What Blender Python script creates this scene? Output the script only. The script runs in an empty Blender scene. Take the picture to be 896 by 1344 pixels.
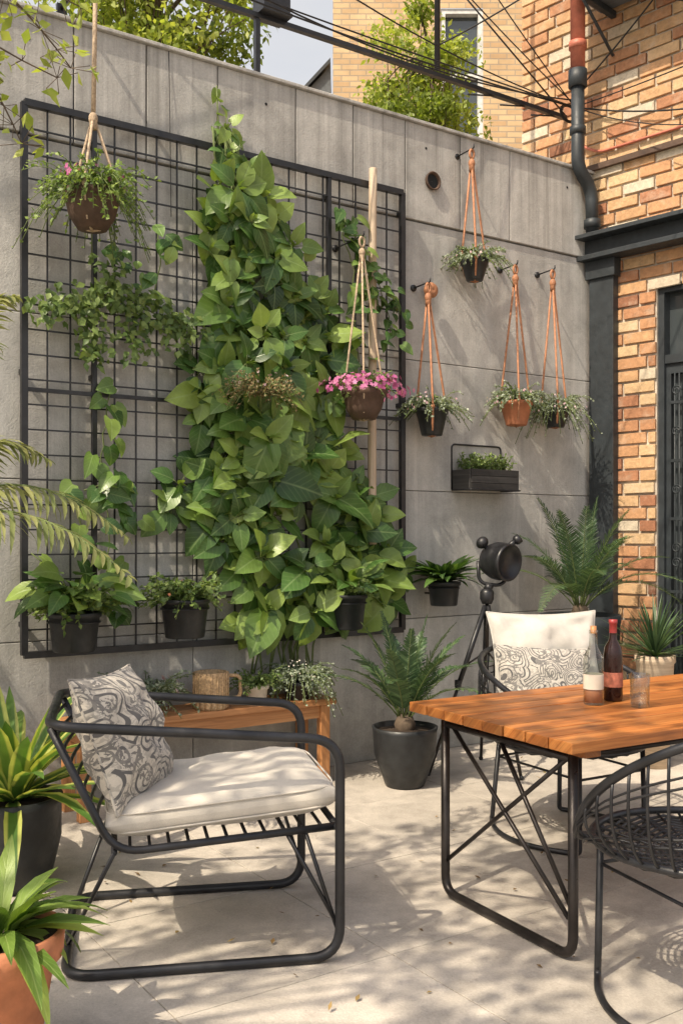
import bpy, math, random
from mathutils import Vector, noise
V=Vector
random.seed(7)
R=random.random
def U(a,b): return a+(b-a)*R()
scene=bpy.context.scene

# ------------------------------------------------------------ mesh builder
class MB:
    def __init__(s): s.v=[];s.f=[];s.m=[];s.r=[];s.uv=[];s.sm=[]
    def add(s,vs,fs,mat=0,rnd=0.5,uvs=None,smooth=True):
        o=len(s.v)
        s.v.extend([(p[0],p[1],p[2]) for p in vs])
        s.r.extend([rnd]*len(vs))
        s.uv.extend(uvs if uvs else [(0.0,0.0)]*len(vs))
        for f in fs:
            s.f.append(tuple(i+o for i in f)); s.m.append(mat); s.sm.append(smooth)
    def box(s,c,ax,ay,az,h,mat=0,rnd=None):
        if rnd is None: rnd=R()
        ax=ax.normalized();ay=ay.normalized();az=az.normalized()
        if ax.cross(ay).dot(az)<0: ay=-ay
        vs=[];uv=[]
        for k in (-1,1):
            for j in (-1,1):
                for i in (-1,1):
                    vs.append(c+ax*(i*h[0])+ay*(j*h[1])+az*(k*h[2]))
                    uv.append((i*h[0]+(k*h[2] if h[0]<h[2] else 0),j*h[1]+(k*h[2] if h[0]>=h[2] else 0)))
        s.add(vs,[(0,2,3,1),(4,5,7,6),(0,1,5,4),(2,6,7,3),(0,4,6,2),(1,3,7,5)],mat,rnd,uv,False)
    def tube(s,path,r,seg=8,mat=0,rnd=0.5,closed=False,r2=None,flat=None):
        n=len(path); path=[V(p) for p in path]
        if n<2: return
        T=[]
        for i in range(n):
            if closed: t=path[(i+1)%n]-path[i-1]
            else: t=path[min(i+1,n-1)]-path[max(i-1,0)]
            T.append(t.normalized() if t.length>1e-9 else V((0,0,1)))
        a=V((0,0,1)) if abs(T[0].z)<0.9 else V((1,0,0))
        N=(a-T[0]*a.dot(T[0])).normalized()
        vs=[];uv=[];L=0
        for i in range(n):
            if i: L+=(path[i]-path[i-1]).length
            N=(N-T[i]*N.dot(T[i]))
            N=N.normalized() if N.length>1e-6 else V((1,0,0))
            B=T[i].cross(N)
            rr=r if r2 is None else r+(r2-r)*i/(n-1)
            for k in range(seg):
                an=2*math.pi*k/seg
                vs.append(path[i]+N*(rr*math.cos(an))+B*(rr*math.sin(an)*(flat or 1)))
                uv.append((L,k/seg*6.28*rr))
        fs=[]
        for i in range(n if closed else n-1):
            j=(i+1)%n
            for k in range(seg):
                k2=(k+1)%seg
                fs.append((i*seg+k,i*seg+k2,j*seg+k2,j*seg+k))
        if not closed:
            fs.append(tuple(reversed(range(seg)))); fs.append(tuple(range((n-1)*seg,n*seg)))
        s.add(vs,fs,mat,rnd,uv,True)
    def lathe(s,c,prof,seg=28,mat=0,rnd=0.5,axis=None,smooth=True):
        c=V(c); az=axis.normalized() if axis else V((0,0,1))
        ax=V((1,0,0)) if abs(az.x)<.9 else V((0,1,0))
        ax=(ax-az*ax.dot(az)).normalized(); ay=az.cross(ax)
        vs=[];uv=[]
        for (r,z) in prof:
            for k in range(seg):
                an=2*math.pi*k/seg
                vs.append(c+az*z+ax*(r*math.cos(an))+ay*(r*math.sin(an))); uv.append((k/seg,z))
        fs=[]
        for i in range(len(prof)-1):
            for k in range(seg):
                k2=(k+1)%seg
                fs.append((i*seg+k,i*seg+k2,(i+1)*seg+k2,(i+1)*seg+k))
        s.add(vs,fs,mat,rnd,uv,smooth)
    def sphere(s,c,r,mat=0,seg=16,sq=1.0,axis=None,rnd=.5):
        n=10
        s.lathe(c,[(max(r*math.sin(math.pi*i/n),1e-4),-r*sq*math.cos(math.pi*i/n)) for i in range(n+1)],seg,mat,rnd,axis)
    def build(s,name,mats,bevel=0,parent=None):
        me=bpy.data.meshes.new(name); me.from_pydata(s.v,[],s.f)
        uvl=me.uv_layers.new(name='UVMap')
        flat=[]
        for f in s.f:
            for i in f: flat.extend(s.uv[i])
        uvl.data.foreach_set('uv',flat)
        a=me.attributes.new('rnd','FLOAT','POINT'); a.data.foreach_set('value',s.r)
        for m in mats: me.materials.append(m)
        me.polygons.foreach_set('material_index',s.m)
        me.polygons.foreach_set('use_smooth',s.sm)
        me.update()
        ob=bpy.data.objects.new(name,me); scene.collection.objects.link(ob)
        if bevel:
            b=ob.modifiers.new('bevel','BEVEL'); b.width=bevel; b.segments=2; b.limit_method='ANGLE'; b.angle_limit=math.radians(50)
        if parent: ob.parent=parent
        return ob
def empty(name):
    e=bpy.data.objects.new(name,None); scene.collection.objects.link(e); return e

def rounded(path,rad,n=6,closed=False):
    path=[V(p) for p in path]; out=[]; N=len(path)
    for i in range(N):
        if not closed and i in (0,N-1): out.append(path[i]); continue
        p=path[i];a=path[i-1];b=path[(i+1)%N]
        da=(a-p);db=(b-p); r=min(rad,da.length*.49,db.length*.49)
        A=p+da.normalized()*r;B=p+db.normalized()*r
        for k in range(n+1):
            t=k/n; out.append(A*(1-t)**2+p*(2*t*(1-t))+B*t*t)
    return out
def bez(a,b,c,n=10):
    a=V(a);b=V(b);c=V(c)
    return [a*(1-t)**2+b*(2*t*(1-t))+c*t*t for t in [i/n for i in range(n+1)]]
def cat(a,b,sag,n=16):
    a=V(a);b=V(b)
    return [a.lerp(b,i/n)-V((0,0,1))*sag*4*(i/n)*(1-i/n) for i in range(n+1)]

HEART=[(0,.55,-.11),(.12,.93,-.05),(.32,1,0),(.55,.8,0),(.78,.43,0),(1,.02,0)]
LANCE=[(0,.12,0),(.2,.7,0),(.45,1,0),(.7,.72,0),(.88,.34,0),(1,.02,0)]
OVATE=[(0,.2,0),(.15,.75,0),(.38,1,0),(.62,.82,0),(.84,.4,0),(1,.02,0)]
STRAP=[(0,.55,0),(.2,.85,0),(.45,1,0),(.65,.9,0),(.85,.5,0),(1,.02,0)]
TINY=[(0,.15,0),(.45,1,0),(1,.05,0)]
def leaf(mb,base,d,nrm,L,W,prof,bend=.5,fold=.15,mat=0,rnd=.5,wave=0):
    d=d.normalized(); side=d.cross(nrm)
    if side.length<1e-4: side=d.cross(V((.3,.5,.8)))
    side.normalize(); nn=side.cross(d)
    pos=V(base); vs=[];uv=[];pt=0; ph=R()*6
    for (t,w,sh) in prof:
        a=bend*t; dr=d*math.cos(a)-nn*math.sin(a); ln=nn*math.cos(a)+d*math.sin(a)
        pos=pos+dr*((t-pt)*L); pt=t
        o=side*(w*W*.5); up=ln*(fold*w*W*.5)+dr*(sh*L)
        w1=ln*(wave*W*math.sin(ph+t*9)); w2=ln*(wave*W*math.sin(ph+2+t*8))
        vs+= [pos-o+up+w1,pos.copy(),pos+o+up+w2]
        uv+= [(0.5-.5*w,t),(.5,t),(.5+.5*w,t)]
    fs=[]
    for i in range(len(prof)-1):
        b=i*3
        fs+=[(b,b+1,b+4,b+3),(b+1,b+2,b+5,b+4)]
    mb.add(vs,fs,mat,rnd,uv,True)
def rdir():
    while 1:
        v=V((U(-1,1),U(-1,1),U(-1,1)))
        if .05<v.length<1: return v.normalized()
Z=V((0,0,1))

# ------------------------------------------------------------ materials
def newmat(name):
    m=bpy.data.materials.new(name); m.use_nodes=True
    nt=m.node_tree; b=nt.nodes['Principled BSDF']
    return m,nt,b
class N:
    def __init__(s,nt): s.nt=nt
    def n(s,t,**k):
        x=s.nt.nodes.new(t)
        for a,b in k.items(): setattr(x,a,b)
        return x
    def l(s,a,b): s.nt.links.new(a,b)
    def math(s,op,a,b=None,clamp=False):
        x=s.n('ShaderNodeMath',operation=op); x.use_clamp=clamp
        for i,q in enumerate((a,b)):
            if q is None: continue
            if isinstance(q,(int,float)): x.inputs[i].default_value=q
            else: s.l(q,x.inputs[i])
        return x.outputs[0]
    def ramp(s,fac,stops,interp='LINEAR'):
        x=s.n('ShaderNodeValToRGB'); cr=x.color_ramp; cr.interpolation=interp
        while len(cr.elements)<len(stops): cr.elements.new(.5)
        for e,(p,c) in zip(cr.elements,stops):
            e.position=p; e.color=(c[0],c[1],c[2],1) if not isinstance(c,(int,float)) else (c,c,c,1)
        s.l(fac,x.inputs[0]); return x.outputs[0]
    def mix(s,f,a,b,bt='MIX'):
        x=s.n('ShaderNodeMix',data_type='RGBA',blend_type=bt)
        for idx,q in ((0,f),(6,a),(7,b)):
            if isinstance(q,(int,float)): x.inputs[idx].default_value=q
            elif isinstance(q,tuple): x.inputs[idx].default_value=(q[0],q[1],q[2],1)
            else: s.l(q,x.inputs[idx])
        return x.outputs[2]
    def noise(s,vec,scale,detail=4,rough=.55,dist=0):
        x=s.n('ShaderNodeTexNoise'); x.inputs['Scale'].default_value=scale;x.inputs['Detail'].default_value=detail
        x.inputs['Roughness'].default_value=rough; x.inputs['Distortion'].default_value=dist
        if vec is not None: s.l(vec,x.inputs['Vector'])
        return x.outputs['Fac']
    def map(s,vec,sc=(1,1,1),rot=(0,0,0),loc=(0,0,0)):
        x=s.n('ShaderNodeMapping'); x.inputs['Scale'].default_value=sc;x.inputs['Rotation'].default_value=rot;x.inputs['Location'].default_value=loc
        s.l(vec,x.inputs['Vector']); return x.outputs[0]
    def bump(s,h,b,strength=.3,dist=.01):
        x=s.n('ShaderNodeBump'); x.inputs['Strength'].default_value=strength;x.inputs['Distance'].default_value=dist
        s.l(h,x.inputs['Height']); s.l(x.outputs[0],b.inputs['Normal'])
    def obj(s): return s.n('ShaderNodeTexCoord').outputs['Object']
    def uv(s): return s.n('ShaderNodeTexCoord').outputs['UV']
    def rnd(s): return s.n('ShaderNodeAttribute',attribute_name='rnd').outputs['Fac']

def simple(name,col,rough=.5,metal=0,var=.25,scale=12,bump=.15,bscale=80,spec=.5):
    m,nt,b=newmat(name); g=N(nt); o=g.obj()
    f=g.noise(o,scale,5,.6)
    c=g.ramp(f,[(.3,tuple(x*(1-var) for x in col)),(.7,tuple(min(1,x*(1+var)) for x in col))])
    g.l(c,b.inputs['Base Color'])
    b.inputs['Roughness'].default_value=rough; b.inputs['Metallic'].default_value=metal
    b.inputs['Specular IOR Level'].default_value=spec
    rr=g.ramp(g.noise(o,scale*2.3,3),[(.3,max(0,rough-.08)),(.7,min(1,rough+.12))]); g.l(rr,b.inputs['Roughness'])
    if bump: g.bump(g.noise(o,bscale,3),b,bump,.004)
    return m
def leafmat(name,dark,mid,light,vein=None,edge=None,transl=.3,rough=.42,vs=.4):
    m,nt,b=newmat(name); g=N(nt); r=g.rnd(); uv=g.uv()
    c=g.ramp(r,[(0,dark),(.5,mid),(1,light)])
    sp=g.n('ShaderNodeSeparateXYZ'); g.l(uv,sp.inputs[0])
    mm=g.math('ABSOLUTE',g.math('SUBTRACT',sp.outputs[0],.5))
    if vein:
        a=g.math('SUBTRACT',1,g.math('MULTIPLY',mm,22),True)
        q=g.math('SUBTRACT',sp.outputs[1],g.math('MULTIPLY',mm,.75))
        w=g.math('POWER',g.math('ABSOLUTE',g.math('SINE',g.math('MULTIPLY',q,20))),20)
        w=g.math('MULTIPLY',w,.3)
        f=g.math('MULTIPLY',g.math('MAXIMUM',a,w),vs)
        c=g.mix(f,c,vein)
        g.bump(g.math('MAXIMUM',a,w),b,.3,-.003)
    if edge:
        f=g.ramp(mm,[(.22,0),(.32,1)]); c=g.mix(f,c,edge)
    f=g.ramp(g.noise(g.obj(),9,4),[(.3,.75),(.7,1.2)])
    c=g.mix(1.0,c,f,'MULTIPLY')
    g.l(c,b.inputs['Base Color']); b.inputs['Roughness'].default_value=rough
    b.inputs['Specular IOR Level'].default_value=.45
    t=g.n('ShaderNodeBsdfTranslucent'); c2=g.mix(1.0,c,(1.5,1.55,.6),'MULTIPLY'); g.l(c2,t.inputs[0])
    x=g.n('ShaderNodeMixShader'); x.inputs[0].default_value=transl
    g.l(b.outputs[0],x.inputs[1]); g.l(t.outputs[0],x.inputs[2])
    out=[n for n in nt.nodes if n.type=='OUTPUT_MATERIAL'][0]; g.l(x.outputs[0],out.inputs[0])
    return m

def mk_concrete(name,base,tint,pores=.6,streaks=.6,wall=False,lo=.80):
    m,nt,b=newmat(name); g=N(nt); o=g.obj(); r=g.rnd()
    big=g.noise(o,.9,6,.62,.4); med=g.noise(o,7,6,.7); fine=g.noise(o,110,3,.7)
    streak=g.noise(g.map(o,(7,7,.45)),1.0,5,.65)
    c=g.ramp(big,[(.28,tuple(x*lo for x in base)),(.5,base),(.74,tint)])
    c=g.mix(.7,c,g.ramp(med,[(.25,.76),(.72,1.14)]),'MULTIPLY')
    c=g.mix(streaks,c,g.ramp(streak,[(.3,.7),(.62,1.1)]),'MULTIPLY')
    c=g.mix(.45,c,g.ramp(fine,[(.3,.7),(.7,1.2)]),'MULTIPLY')
    c=g.mix(1,c,g.ramp(r,[(0,.88),(1,1.06)]),'MULTIPLY')
    vo=g.n('ShaderNodeTexVoronoi'); vo.inputs['Scale'].default_value=26; g.l(o,vo.inputs['Vector'])
    po=g.ramp(vo.outputs['Distance'],[(.03,.5),(.08,1)])
    c=g.mix(pores,c,po,'MULTIPLY')
    if wall:
        sp=g.n('ShaderNodeSeparateXYZ'); g.l(o,sp.inputs[0]); z=sp.outputs[2]
        dr=g.noise(g.map(o,(11,11,.25)),1.0,4,.7)
        top=g.math('MULTIPLY',g.math('SUBTRACT',z,2.7),.8,True)
        f=g.math('MULTIPLY',g.ramp(dr,[(.5,0),(.68,1)]),top)
        c=g.mix(g.math('MULTIPLY',f,.6),c,(.16,.155,.14))
        ef=g.noise(g.map(o,(16,16,.5),(0,0,0),(3,1,7)),1,4,.7)
        f=g.math('MULTIPLY',g.ramp(ef,[(.55,0),(.7,1)]),.4); c=g.mix(f,c,(.64,.62,.58))
        lowz=g.math('ADD',z,g.math('MULTIPLY',med,.6)); f=g.ramp(lowz,[(.3,.5),(.75,0)]); c=g.mix(f,c,(.16,.155,.13))
        bl=g.noise(g.map(o,(1,1,1),(0,0,0),(9,4,2)),2.3,5,.7,.8); c=g.mix(.8,c,g.ramp(bl,[(.33,.8),(.52,1.03)]),'MULTIPLY')
    else:
        bl=g.noise(o,2.6,6,.72,.6); c=g.mix(.8,c,g.ramp(bl,[(.3,.7),(.55,1.05)]),'MULTIPLY')
    g.l(c,b.inputs['Base Color']); b.inputs['Roughness'].default_value=.88
    h=g.math('ADD',g.math('MULTIPLY',fine,.6),g.math('MULTIPLY',med,1.2)); g.bump(h,b,.45,.01)
    return m
concrete=mk_concrete('concrete',(.49,.48,.455),(.58,.57,.54),wall=True)
paving=mk_concrete('paving_stone',(.49,.445,.385),(.58,.525,.455),.6,.15)
groundm=simple('ground_soil',(.26,.23,.19),.95,bump=.5)

def mk_brick_geo():
    m,nt,b=newmat('brick'); g=N(nt); o=g.obj(); r=g.rnd()
    c=g.ramp(r,[(0,(.18,.08,.045)),(.2,(.36,.16,.085)),(.42,(.48,.25,.125)),(.65,(.54,.33,.17)),(.85,(.59,.42,.24)),(1,(.58,.50,.38))])
    f=g.noise(o,28,5,.7); c=g.mix(.8,c,g.ramp(f,[(.25,.6),(.7,1.2)]),'MULTIPLY')
    sm=g.noise(o,6,5,.75); c=g.mix(g.ramp(sm,[(.52,0),(.72,.5)]),c,(.57,.47,.36))
    sd=g.noise(o,1.1,5,.65); c=g.mix(.6,c,g.ramp(sd,[(.3,.62),(.6,1.08)]),'MULTIPLY')
    g.l(c,b.inputs['Base Color']); b.inputs['Roughness'].default_value=.9
    g.bump(f,b,.6,.01); return m
brickm=mk_brick_geo()
mortar=simple('mortar',(.46,.41,.34),.95,var=.3,bump=.6,bscale=60)
def mk_brick_tex(name,c1,c2,mo,w,h):
    m,nt,b=newmat(name); g=N(nt); uv=g.uv()
    t=g.n('ShaderNodeTexBrick'); g.l(uv,t.inputs['Vector'])
    t.inputs['Color1'].default_value=(*c1,1);t.inputs['Color2'].default_value=(*c2,1);t.inputs['Mortar'].default_value=(*mo,1)
    t.inputs['Scale'].default_value=1;t.inputs['Brick Width'].default_value=w;t.inputs['Row Height'].default_value=h;t.inputs['Mortar Size'].default_value=.009
    c=g.mix(.7,t.outputs[0],g.ramp(g.noise(g.obj(),1.6,6,.7),[(.3,.7),(.7,1.15)]),'MULTIPLY')
    g.l(c,b.inputs['Base Color']); b.inputs['Roughness'].default_value=.9
    g.bump(t.outputs['Fac'],b,.5,-.01); return m
yellowbrick=mk_brick_tex('yellow_brick',(.64,.46,.26),(.49,.32,.17),(.38,.30,.21),.25,.085)
redbrick=mk_brick_tex('rear_brick',(.45,.2,.09),(.35,.14,.07),(.42,.36,.28),.24,.095)

def mk_wood(name,dark,mid,light,rough=.42):
    m,nt,b=newmat(name); g=N(nt); uv=g.uv(); r=g.rnd()
    cx=g.n('ShaderNodeCombineXYZ'); sp=g.n('ShaderNodeSeparateXYZ'); g.l(uv,sp.inputs[0])
    g.l(sp.outputs[0],cx.inputs[0]);g.l(sp.outputs[1],cx.inputs[1]);g.l(g.math('MULTIPLY',r,13),cx.inputs[2])
    gr=g.noise(g.map(cx.outputs[0],(1.3,26,1)),1.0,6,.65,.8)
    fi=g.noise(g.map(cx.outputs[0],(6,160,1)),1.0,3,.6)
    c=g.ramp(gr,[(.28,dark),(.5,mid),(.72,light)])
    c=g.mix(.5,c,g.ramp(fi,[(.3,.65),(.65,1.15)]),'MULTIPLY')
    c=g.mix(1,c,g.ramp(r,[(0,.60),(1,1.22)]),'MULTIPLY')
    g.l(c,b.inputs['Base Color']); b.inputs['Roughness'].default_value=rough
    g.bump(gr,b,.15,.003); return m
wood=mk_wood('oiled_wood',(.19,.055,.012),(.40,.135,.03),(.56,.235,.065),.42)
benchwood=mk_wood('bench_wood',(.33,.14,.05),(.48,.22,.085),(.58,.30,.13),.5)
polewood=mk_wood('bamboo_pole',(.42,.31,.21),(.55,.43,.31),(.64,.53,.40),.6)
darkwood=mk_wood('charred_wood',(.02,.02,.02),(.045,.043,.042),(.08,.075,.07),.7)
black=simple('black_metal',(.014,.0145,.017),.38,.0,var=.5,bump=.08,bscale=200)
steel=simple('gunmetal',(.035,.03,.028),.35,.6,var=.3,bump=.05)
charcoal=simple('charcoal_paint',(.022,.028,.033),.5,0,var=.3,bump=.1)
blackpot=simple('black_pot_glaze',(.018,.02,.022),.45,0,var=.4,bump=.15)
brownpot=simple('brown_pot',(.085,.052,.036),.8,0,var=.35,bump=.5,bscale=50)
terracotta=simple('terracotta',(.44,.17,.085),.8,0,var=.25,bump=.3)
whitepot=simple('white_ceramic',(.62,.56,.47),.6,0,var=.12,bump=.05)
soil=simple('soil',(.035,.022,.014),1,0,var=.5,bump=1,bscale=60)
rope=simple('jute_rope',(.42,.32,.22),.9,0,var=.35,scale=60,bump=.8,bscale=150)
leather=simple('leather_cord',(.38,.17,.085),.65,0,var=.3,scale=40,bump=.3)
copper=simple('copper_pipe_red',(.42,.13,.08),.5,.1,var=.3,bump=.2)
cable=simple('cable_black',(.01,.01,.011),.6)
bark=simple('bark',(.11,.08,.055),.95,0,var=.4,bump=.9,bscale=30)
stem=simple('stem_green',(.12,.16,.05),.7)
acm=simple('ac_casing',(.10,.115,.13),.5,.1)
basketm=simple('woven_rattan',(.46,.31,.17),.8,0,var=.4,scale=90,bump=.8)
label=simple('foil_capsule',(.25,.03,.03),.4)
winelabel=simple('wine_label',(.34,.11,.07),.7,0,var=.5,scale=45)
window_white=simple('window_frame_white',(.6,.6,.57),.6)
interior=simple('dark_interior',(.01,.012,.013),.8)
def fabric(name,col,pattern=None):
    m,nt,b=newmat(name); g=N(nt); uv=g.uv(); o=g.obj()
    c=g.ramp(g.noise(o,14,5,.6),[(.3,tuple(x*.88 for x in col)),(.7,tuple(min(1,x*1.06) for x in col))])
    wv=g.noise(g.map(o,(420,420,420)),1,2)
    c=g.mix(.35,c,g.ramp(wv,[(.3,.75),(.7,1.1)]),'MULTIPLY')
    if pattern:
        k,ink,sc=pattern
        vo=g.n('ShaderNodeTexVoronoi'); vo.inputs['Scale'].default_value=sc
        w=g.n('ShaderNodeTexNoise'); w.inputs['Scale'].default_value=3.0; w.inputs['Detail'].default_value=1; g.l(uv,w.inputs['Vector'])
        va=g.n('ShaderNodeVectorMath',operation='MULTIPLY_ADD'); g.l(w.outputs['Color'],va.inputs[0]); va.inputs[1].default_value=(.2,.2,0); g.l(uv,va.inputs[2])
        g.l(va.outputs[0],vo.inputs['Vector'])
        d=vo.outputs['Distance']
        ring=g.math('SINE',g.math('MULTIPLY',d,k))
        f=g.ramp(ring,[(.42,0),(.55,1)])
        n2=g.noise(va.outputs[0],26,2,.5,1.2)
        f2=g.ramp(n2,[(.5,0),(.54,1)])
        big=g.ramp(g.noise(uv,5,1),[(.47,0),(.5,1)])
        f=g.math('MAXIMUM',g.math('MULTIPLY',f,g.math('MAXIMUM',big,.75)),g.math('MULTIPLY',f2,g.math('SUBTRACT',.85,g.math('MULTIPLY',big,.5))))
        c=g.mix(g.math('MULTIPLY',f,.9),c,ink)
    g.l(c,b.inputs['Base Color']); b.inputs['Roughness'].default_value=.95
    b.inputs['Sheen Weight'].default_value=.2
    g.bump(g.math('ADD',wv,g.math('MULTIPLY',g.noise(o,9,3),2)),b,.3,.006); return m
linen=fabric('linen',(.56,.52,.455))
cream=fabric('cream_linen',(.50,.48,.44))
paisley=fabric('paisley_fabric',(.58,.53,.45),(30,(.06,.06,.065),4.6))
blockprint=fabric('blockprint_fabric',(.46,.43,.38),(48,(.05,.05,.055),5))
thinglass,nt,b=newmat('thin_tumbler_glass'); g=N(nt)
tr=g.n('ShaderNodeBsdfTransparent'); tr.inputs[0].default_value=(.90,.93,.91,1); gl=g.n('ShaderNodeBsdfGlossy'); gl.inputs['Roughness'].default_value=.03
lw_=g.n('ShaderNodeLayerWeight'); lw_.inputs[0].default_value=.25
gn=g.n('ShaderNodeBump'); gn.inputs['Strength'].default_value=.1; g.l(g.noise(g.obj(),25,2),gn.inputs['Height']); g.l(gn.outputs[0],gl.inputs['Normal'])
mx=g.n('ShaderNodeMixShader'); g.l(g.math('ADD',g.math('MULTIPLY',lw_.outputs['Facing'],.5),.05),mx.inputs[0]); g.l(tr.outputs[0],mx.inputs[1]); g.l(gl.outputs[0],mx.inputs[2])
g.l(mx.outputs[0],[q for q in nt.nodes if q.type=='OUTPUT_MATERIAL'][0].inputs[0])
wineglass=simple('dark_wine_glass',(.018,.006,.005),.08,0,var=.2,bump=0)
amber=simple('rose_wine',(.42,.19,.11),.1,0,var=.1,bump=0)
m,nt,b=newmat('window_glass'); b.inputs['Base Color'].default_value=(.05,.06,.065,1); b.inputs['Roughness'].default_value=.06; b.inputs['Specular IOR Level'].default_value=.9
g=N(nt); g.bump(g.noise(g.obj(),1.5,2),b,.08,.02); winglass=m

vineleaf=leafmat('vine_leaf',(.022,.055,.016),(.075,.16,.035),(.25,.35,.08),(.34,.46,.20),transl=.25,rough=.34)
freshleaf=leafmat('fresh_leaf',(.06,.12,.02),(.17,.27,.05),(.33,.43,.10),(.38,.47,.18),transl=.3)
smallleaf=leafmat('small_leaf',(.05,.09,.025),(.12,.19,.05),(.25,.33,.10),transl=.3,rough=.5)
greyleaf=leafmat('grey_leaf',(.12,.15,.10),(.22,.27,.19),(.38,.42,.33),transl=.2,rough=.6)
fernleaf=leafmat('fern_leaf',(.025,.055,.025),(.06,.115,.05),(.13,.20,.09),transl=.2,rough=.45)
palmleaf=leafmat('palm_leaf',(.06,.10,.035),(.15,.20,.07),(.33,.34,.14),transl=.25,rough=.45)
stripeleaf=leafmat('striped_leaf',(.04,.10,.025),(.09,.18,.04),(.16,.27,.06),edge=(.45,.48,.14),transl=.3)
treeleaf=leafmat('tree_leaf',(.10,.14,.02),(.24,.31,.05),(.42,.46,.11),transl=.4,rough=.5)
pink=leafmat('pink_petal',(.35,.06,.2),(.5,.13,.33),(.66,.3,.5),transl=.3,rough=.6)
palepink=leafmat('pale_petal',(.5,.3,.36),(.62,.45,.5),(.72,.62,.62),transl=.3,rough=.6)
rustleaf=leafmat('rust_leaf',(.10,.07,.03),(.2,.15,.06),(.36,.27,.15),transl=.2,rough=.6)

# ------------------------------------------------------------ frames
CAMH=1.4
P0=V((.009,6.007,0)); u=V((.8302,.5575,0)).normalized(); n=V((.5575,-.8302,0)).normalized()
def W(s,off,z): p=P0+u*s+n*off; return V((p.x,p.y,z))
def WC(s,z,off):
    f=1-off/4.98
    return W(-3.353+(s+3.353)*f,off,CAMH+(z-CAMH)*f)
H0=V((1.816,7.22,0)); hd=V((.69,-.724,0)).normalized(); hn=V((-.724,-.69,0)).normalized()
def H(t,off,z): p=H0+hd*t+hn*off; return V((p.x,p.y,z))

# ------------------------------------------------------------ ground + paving
mb=MB(); S=200
mb.add([(-S,-S,-.035),(S,-S,-.035),(S,S,-.035),(-S,S,-.035)],[(0,1,2,3)],0)
mb.build('ground',[groundm])
mb=MB(); T=.78
for i in range(-8,8):
    for j in range(0,9):
        c=W(.18+(i+.5)*T,(j+.5)*T+.0,-.016+U(-.0008,.0008))
        mb.box(c,u,n,Z,(T/2-.0018,T/2-.0018,.016),0,U(.15,.85))
mb.build('patio_paving',[paving],bevel=.002)
mb=MB()
for k in range(90):
    x=U(-1.3,2.2); y=U(2.5,6.2); q=V((x,y,.004+R()*.006))
    if (q-P0).dot(n)<.05: continue
    leaf(mb,q,V((U(-1,1),U(-1,1),U(0,.15))),Z,U(.015,.035),U(.008,.018),TINY,U(-.6,.6),.3,0,R()*.7)
mb.build('fallen_leaves',[leafmat('dry_leaf',(.12,.07,.03),(.25,.16,.06),(.35,.30,.1),transl=.1,rough=.7)])

# ------------------------------------------------------------ concrete wall
mb=MB()
mb.box(W(-1.6,-.14,1.99),u,n,Z,(3.85,.115,1.99),0,.3)
band=[-5.4,-4.55,-3.7,-2.95,-2.2]
for px in (95,190,283,385,460,528,600,665):
    k=(px-448)/1300; band.append((6.007*k-.009)/(.83-.557*k))
band.append(2.2)
for a,b_ in zip(band,band[1:]):
    mb.box(W((a+b_)/2,0.0,3.695),u,n,Z,((b_-a)/2-.0035,.028,.305),0,R())
vj=[-5.4,-3.85,-2.45,-1.0,.45,2.2]
zj=[0,.86,1.67,2.5,3.382]
for a,b_ in zip(vj,vj[1:]):
    for c_,d_ in zip(zj,zj[1:]):
        mb.box(W((a+b_)/2,-.012,(c_+d_)/2),u,n,Z,((b_-a)/2-.002,.028,(d_-c_)/2-.002),0,R())
mb.box(W(-1.6,-.1,4.012),u,n,Z,(3.8,.15,.01),0,.6)
for s_,z_ in ((-1.9,3.86),(-.55,3.86),(.62,3.86),(1.9,3.86)):
    mb.lathe(W(s_,.029,z_),[(.009,0),(.006,.001),(.0005,-.0005)],12,1,axis=n)
mb.build('concrete_wall',[concrete,interior],bevel=.004)
mb=MB(); c=WC(.69,3.67,.03)
mb.lathe(c,[(.055,0),(.06,.02),(.052,.024),(.046,.01),(.045,-.02)],24,0,axis=n)
mb.lathe(c,[(.046,.003),(.001,.002)],24,1,axis=n)
mb.build('wall_vent',[brownpot,interior])

# ------------------------------------------------------------ trellis
mb=MB(); s0,s1,z0,z1=-1.885,.447,.80,3.52
def bar(a,b_,w,d=None,mat=0):
    d=d or w
    ax=(b_-a); L=ax.length; ax=ax.normalized(); az=n; ay=ax.cross(az)
    mb.box((a+b_)/2,ax,ay,az,(L/2,w/2,d/2),mat,.5)
def TW(s,z,o=.07): return W(s-.05,o,z)
for s_ in (s0,s1): bar(TW(s_,z0),TW(s_,z1),.032,.03)
for s_ in (-1.53,-.099): bar(TW(s_,z0),TW(s_,z1),.024,.026)
for z_ in (z0,z1): bar(TW(s0,z_,.071),TW(s1,z_,.071),.033,.034)
for z_ in (2.11,): bar(TW(s0,z_,.072),TW(s1,z_,.072),.02,.02)
k=20
for i in range(1,k):
    s_=s0+(s1-s0)*i/k
    if min(abs(s_+1.53),abs(s_+.099))<.03: continue
    bar(TW(s_,z0,.064),TW(s_,z1,.064),.008)
k=22
for i in range(1,k):
    z_=z0+(z1-z0)*i/k
    if abs(z_-2.11)<.03: continue
    bar(TW(s0,z_,.073),TW(s1,z_,.073),.008)
for s_ in (s0,s1,-.099,-1.53):
    for z_ in (.95,2.2,3.4): mb.box(W(s_-.05,.04,z_),u,Z,n,(.012,.012,.03),0,.5)
mb.build('garden_trellis',[black])
mb=MB(); a=WC(.222,3.66,.13); b_=WC(.215,1.33,.13)
mb.tube([b_.lerp(a,i/10)+rdir()*.003 for i in range(11)],.027,12,0,r2=.024)
mb.build('wooden_pole',[polewood])

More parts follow.
